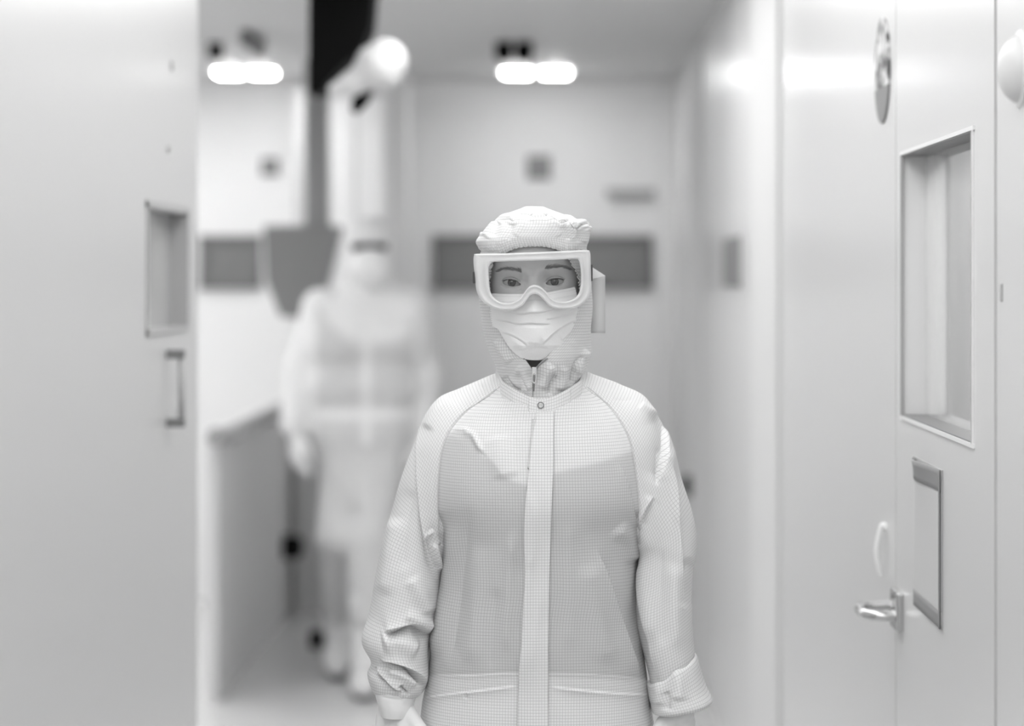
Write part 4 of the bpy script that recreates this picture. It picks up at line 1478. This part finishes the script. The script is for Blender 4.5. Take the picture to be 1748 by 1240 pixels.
# tie ribbon behind the hood
T1 = [pt(1004, 452, .13), pt(1033, 471, .12), pt(1004, 478, .13)]
obj('tie_end', T1, [(0, 1, 2)], M_WHITE, hood, smooth=False, solid=.0015)
gr = []
for i in range(20):
    t = i / 19
    gr.append([pt(1002 + 1 * t, 477 + 92 * t, .135), pt(1018, 473.5 + 95 * t, .128 + .003 * math.sin(6 * t)), pt(1033, 471 + 98 * t, .131)])
obj('tie_ribbon', np.array(gr).reshape(-1, 3), grid_faces(20, 3), M_TIE, hood, solid=.001)

# --- gloved hands
def hand(wrist, fwd, side, palmn, size=1.0, curl=1.0, h=.0022):
    """five-fingered hand; fwd along the fingers, side towards the thumb, palmn out of the palm"""
    fwd, side, palmn = (np.asarray(v, float) / np.linalg.norm(v) for v in (fwd, side, palmn))
    w_ = np.asarray(wrist, float)
    L = lambda a, b, c: w_ + (fwd * a + side * b + palmn * c) * size
    pr = [cap(L(-.07, 0, 0), L(.0, 0, 0), .031 * size, .024 * size)]
    for b in (-.024, -.008, .008, .024):
        pr.append(cap(L(.012, b * .6, 0), L(.078, b, 0), .0135 * size, .0115 * size))
    pr.append(cap(L(.02, .018, .006), L(.05, .024, .008), .015 * size, .013 * size))
    for b, ln, r in ((.026, .070, .0088), (.0085, .078, .0092), (-.009, .072, .0088), (-.026, .056, .0078)):
        a0 = .080 if abs(b) < .02 else .074
        c1, c2, c3 = .25 * curl, .75 * curl, 1.15 * curl
        p = [a0, b, 0.0]
        pts = [L(*p)]
        for fr_, an in ((.45, c1), (.32, c2), (.23, c3)):
            p = [p[0] + ln * fr_ * math.cos(an), p[1] * (1.02), p[2] + ln * fr_ * math.sin(an)]
            pts.append(L(*p))
        rr = [r, r * .95, r * .88, r * .78]
        for i in range(3):
            pr.append(cap(pts[i], pts[i + 1], rr[i] * size, rr[i + 1] * size))
    th = [L(.018, .022, .008), L(.046, .044, .016), L(.072, .050, .024), L(.093, .047, .032)]
    for i in range(3):
        pr.append(cap(th[i], th[i + 1], (.0135, .0115, .0098, .0085)[i] * size, (.0115, .0098, .0085)[i] * size))
    return blob(pr, h, .004)
lw_ = pt(672, 1196, .045)
V_, F_ = hand(lw_, (-.03, -.16, -1), (.75, -.6, .1), (.5, .8, -.1), .97)
obj('glove', V_, F_, M_GLOVE, W)
V_, F_, _u = pair_loft([(640, 1176, 712, 1186, .045, .034, .034, 2.0), (641, 1190, 708, 1198, .045, .034, .034, 2.0), (646, 1206, 704, 1210, .042, .032, .032, 2.0), (650, 1222, 698, 1224, .04, .028, .028, 2.0)],
                       50, 90, [('crease', [(650, 1190), (670, 1194), (690, 1196)], 3, .001)], wrinkle=.0006, wscale=50)
obj('glove_cuff', V_, F_, M_GLOVE, W)
rw_ = pt(1158, 1215, .055)
V_, F_ = hand(rw_, (.03, -.16, -1), (-.75, -.6, .1), (-.5, .8, -.1), .97)
obj('glove', V_, F_, M_GLOVE, W)

# --- trouser legs and boots (below the picture)
for sx, hx in ((-1, 868), (1, 972)):
    x0 = (hx - VX) / 1190
    pr = [cap((x0, Y0 + .1, .84), (x0 + sx * .012, Y0 + .095, .48), .105, .085), cap((x0 + sx * .012, Y0 + .095, .48), (x0 + sx * .014, Y0 + .12, .22), .083, .07)]
    V_, F_ = blob(pr, .008, .03, disp=lambda X: .004 * vnoise(X * 14, 9))
    uv = np.stack([np.arctan2(V_[:, 0] - x0, Y0 + .1 - V_[:, 1]) * .095, V_[:, 2]], -1)
    obj('trouser_leg', V_, F_, M_FAB, W, uv=uv)
def boot(x, y, z=0.0, yaw=0.0, pitch=0.0, sc=1.0):
    c, s = math.cos(yaw), math.sin(yaw)
    def L(a, b, cc):   # a forward (towards camera -y), b side, cc up
        a2 = a * math.cos(pitch) - cc * math.sin(pitch); c2 = a * math.sin(pitch) + cc * math.cos(pitch)
        return np.array([x + (b * c + a2 * s) * sc, y + (-a2 * c + b * s) * sc, z + c2 * sc])
    pr = [cap(L(0, 0, .30), L(0, 0, .10), .062 * sc, .052 * sc), cap(L(0, 0, .10), L(.0, 0, .045), .05 * sc, .045 * sc), cap(L(-.03, 0, .045), L(.12, 0, .043), .042 * sc, .040 * sc), cap(L(.12, -.006, .04), L(.17, .004, .036), .040 * sc, .033 * sc)]
    so = [cap(L(-.035, 0, .012), L(.10, 0, .012), .038 * sc, .040 * sc), cap(L(.1, 0, .012), L(.175, .004, .012), .040 * sc, .030 * sc)]
    return pr, so, L
for sx, hx in ((-1, 868), (1, 972)):
    x0 = (hx - VX) / 1190 + sx * .014
    pr, so, L = boot(x0, Y0 + .13, yaw=sx * .15)
    V_, F_ = blob(pr, .005, .02); V_[:, 2] = np.maximum(V_[:, 2], .006)
    b_o = obj('boot', V_, F_, M_BOOT, W)
    V_, F_ = blob(so, .006, .01); V_[:, 2] = np.clip(V_[:, 2], 0, .016)
    obj('sole', V_, F_, M_SOLE, b_o)

# ------------------------------------------------------------------ person walking behind
YM = 9.21
SM = F / YM
def pm(px, py, dy=0.0):
    return P(px, py, YM + dy)
man = empty('person', (-.7, YM + .05, 0), 'blurred person in white coverall, hood and round face mask, walking towards us at the left', 'person')
hc_ = pm(633, 432, .03)
# skin body
bp = [cap(hc_ + [0, .01, .02], hc_ + [0, -.005, -.03], .082, .070), cap(hc_ + [0, -.01, -.05], hc_ + [0, -.02, -.072], .055, .042), cap(hc_ + [0, .02, -.05], pm(628, 500, .07), .058, .058),
      cap(pm(570, 520, .06), pm(680, 520, .06), .07, .07), cap(pm(585, 560, .06), pm(665, 560, .06), .10, .10), cap(pm(590, 650, .05), pm(660, 650, .05), .09, .09), cap(pm(590, 730, .05), pm(660, 730, .05), .09, .09),
      cap(pm(545, 520, .06), pm(510, 630, .06), .05, .04), cap(pm(510, 630, .06), pm(503, 735, .0), .038, .028),
      cap(pm(698, 520, .06), pm(725, 640, .10), .05, .04), cap(pm(725, 640, .10), pm(722, 745, .06), .038, .028),
      cap(pm(592, 750, .05), pm(578, 920, .0), .085, .055), cap(pm(578, 920, .0), pm(580, 1080, .32), .05, .036),
      cap(pm(655, 750, .05), pm(640, 930, -.06), .085, .055), cap(pm(640, 930, -.06), pm(628, 1110, -.10), .05, .036)]
nose_ = [cap(hc_ + [0, -.075, .0], hc_ + [0, -.090, -.022], .010, .013)]
ears_ = [cap(hc_ + [s_ * .078, .012, .008], hc_ + [s_ * .080, .016, -.02], .010, .008) for s_ in (-1, 1)]
V_, F_ = blob(bp + nose_ + ears_, .010, .02)
obj('body', V_, F_, M_SKIN, man)
for s_ in (-1, 1):
    e_ = hc_ + [s_ * .031, -.070, .012]
    V_, F_ = blob([cap(e_, e_ + [0, -.001, 0], .012, .011)], .004, .01)
    obj('eyeball', V_, F_, M_EYE, man, tone=np.where(V_[:, 1] < e_[1] - .004, .2, .9))
    V_, F_ = blob([cap(e_ + [-.026, -.010, .008], e_ + [.026, -.010, .010], .013, .013)], .004, .01)
    obj('eyebrow', V_, F_, M_BLACK, man)  # brow widened into a black bar to make the dark band across the eyes
# coverall
def w2(X):
    return .010 * vnoise(X * 9, 61) + .005 * vnoise(X * 21, 62)
cv = [cap(pm(600, 498, .07), pm(655, 498, .07), .07, .07), cap(pm(555, 528, .06), pm(697, 528, .06), .085, .085), cap(pm(572, 580, .05), pm(682, 580, .05), .125, .125),
      cap(pm(580, 660, .05), pm(672, 660, .05), .12, .12), cap(pm(585, 730, .05), pm(665, 730, .05), .125, .125),
      cap(pm(547, 530, .06), pm(512, 630, .06), .075, .062), cap(pm(512, 630, .06), pm(503, 728, .0), .062, .052),
      cap(pm(697, 530, .06), pm(722, 640, .10), .075, .062), cap(pm(722, 640, .10), pm(722, 735, .06), .062, .052),
      cap(pm(597, 760, .05), pm(582, 910, .0), .115, .088), cap(pm(582, 910, .0), pm(583, 1030, .26), .085, .075),
      cap(pm(650, 760, .05), pm(636, 920, -.06), .115, .088), cap(pm(636, 920, -.06), pm(628, 1050, -.09), .085, .078)]
V_, F_ = blob(cv, .011, .035, disp=w2)
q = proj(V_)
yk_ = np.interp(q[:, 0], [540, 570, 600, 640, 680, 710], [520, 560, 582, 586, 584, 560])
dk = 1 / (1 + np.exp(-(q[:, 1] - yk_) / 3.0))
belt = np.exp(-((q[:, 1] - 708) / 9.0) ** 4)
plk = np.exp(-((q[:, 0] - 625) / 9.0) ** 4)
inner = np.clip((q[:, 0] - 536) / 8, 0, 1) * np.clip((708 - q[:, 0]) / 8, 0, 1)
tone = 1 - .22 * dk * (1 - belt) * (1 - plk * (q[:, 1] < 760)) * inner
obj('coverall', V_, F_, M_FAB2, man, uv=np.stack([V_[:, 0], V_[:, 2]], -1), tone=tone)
# hood with a low cap edge, open at the eyes
hp_ = [cap(hc_ + [0, .02, .042], hc_ + [0, .03, -.03], .100, .098), cap(hc_ + [0, .03, -.05], pm(628, 496, .06), .088, .082)]
def cut(X):
    d = X - (hc_ + [0, -.10, -.034])
    e = np.maximum(np.abs(d[:, 0]) - .062, np.maximum(np.abs(d[:, 2]) - .070, np.abs(d[:, 1]) - .075))
    return e
lo_h, _ = None, None
def blob_cut(prims, h, k, cutter):
    lo = np.min([np.minimum(p[0], p[1]) - max(p[2], p[3]) for p in prims], 0) - 3 * h
    hi = np.max([np.maximum(p[0], p[1]) + max(p[2], p[3]) for p in prims], 0) + 3 * h
    n = np.ceil((hi - lo) / h).astype(int) + 1
    ax = [lo[i] + h * np.arange(n[i]) for i in range(3)]
    X = np.stack(np.meshgrid(*ax, indexing='ij'), -1).reshape(-1, 3)
    D = None
    for a, b, ra, rb in prims:
        d = b - a
        t = np.clip(((X - a) @ d) / (d @ d + 1e-12), 0, 1)
        g_ = np.linalg.norm(X - (a + t[:, None] * d), axis=1) - (ra + (rb - ra) * t)
        if D is None: D = g_
        else:
            hh = np.clip(0.5 + 0.5 * (D - g_) / k, 0, 1); D = D * (1 - hh) + g_ * hh - k * hh * (1 - hh)
    D = np.maximum(D, -cutter(X))
    return nets(D.reshape(n), lo, h)
V_, F_ = blob_cut(hp_, .006, .03, cut)
obj('hood', V_, F_, M_FAB2, man, uv=np.stack([V_[:, 0], V_[:, 2]], -1))
mk = pm(633, 452, -.045)
V_, F_ = blob([cap(mk + [-.012, 0, .0], mk + [.012, 0, .0], .064, .064), cap(mk + [0, .01, -.03], mk + [0, .012, -.038], .045, .042)], .007, .03)
obj('face_mask', V_, F_, M_WHITE, man)
for (wx, wy, dy, sd) in ((504, 742, -.02, 1), (722, 752, .03, -1)):
    V_, F_ = hand(pm(wx, wy, dy), (.10 * sd, -.25, -1), (.6 * sd, -.8, .1), (.8 * sd, .6, 0), 1.12, 1.0, h=.004)
    obj('glove', V_, F_, M_GLOVE, man)
for (bx, by, z, pit, yaw) in ((628, -.08, 0, 0, 0), (583, .36, .03, -.35, 0)):
    p_ = pm(bx, 900, by)
    pr, so, L = boot(p_[0], p_[1], z=z + (.05 if pit else 0), pitch=pit, sc=1.22)
    V_, F_ = blob(pr, .009, .03)
    V_[:, 2] = np.maximum(V_[:, 2], .006)
    b_o = obj('boot', V_, F_, M_BOOT, man)
    V_, F_ = blob(so, .007, .012)
    if not pit:
        V_[:, 2] = np.clip(V_[:, 2], 0, .018)
    V_[:, 2] = np.maximum(V_[:, 2], 0)
    obj('sole', V_, F_, M_SOLE, b_o)
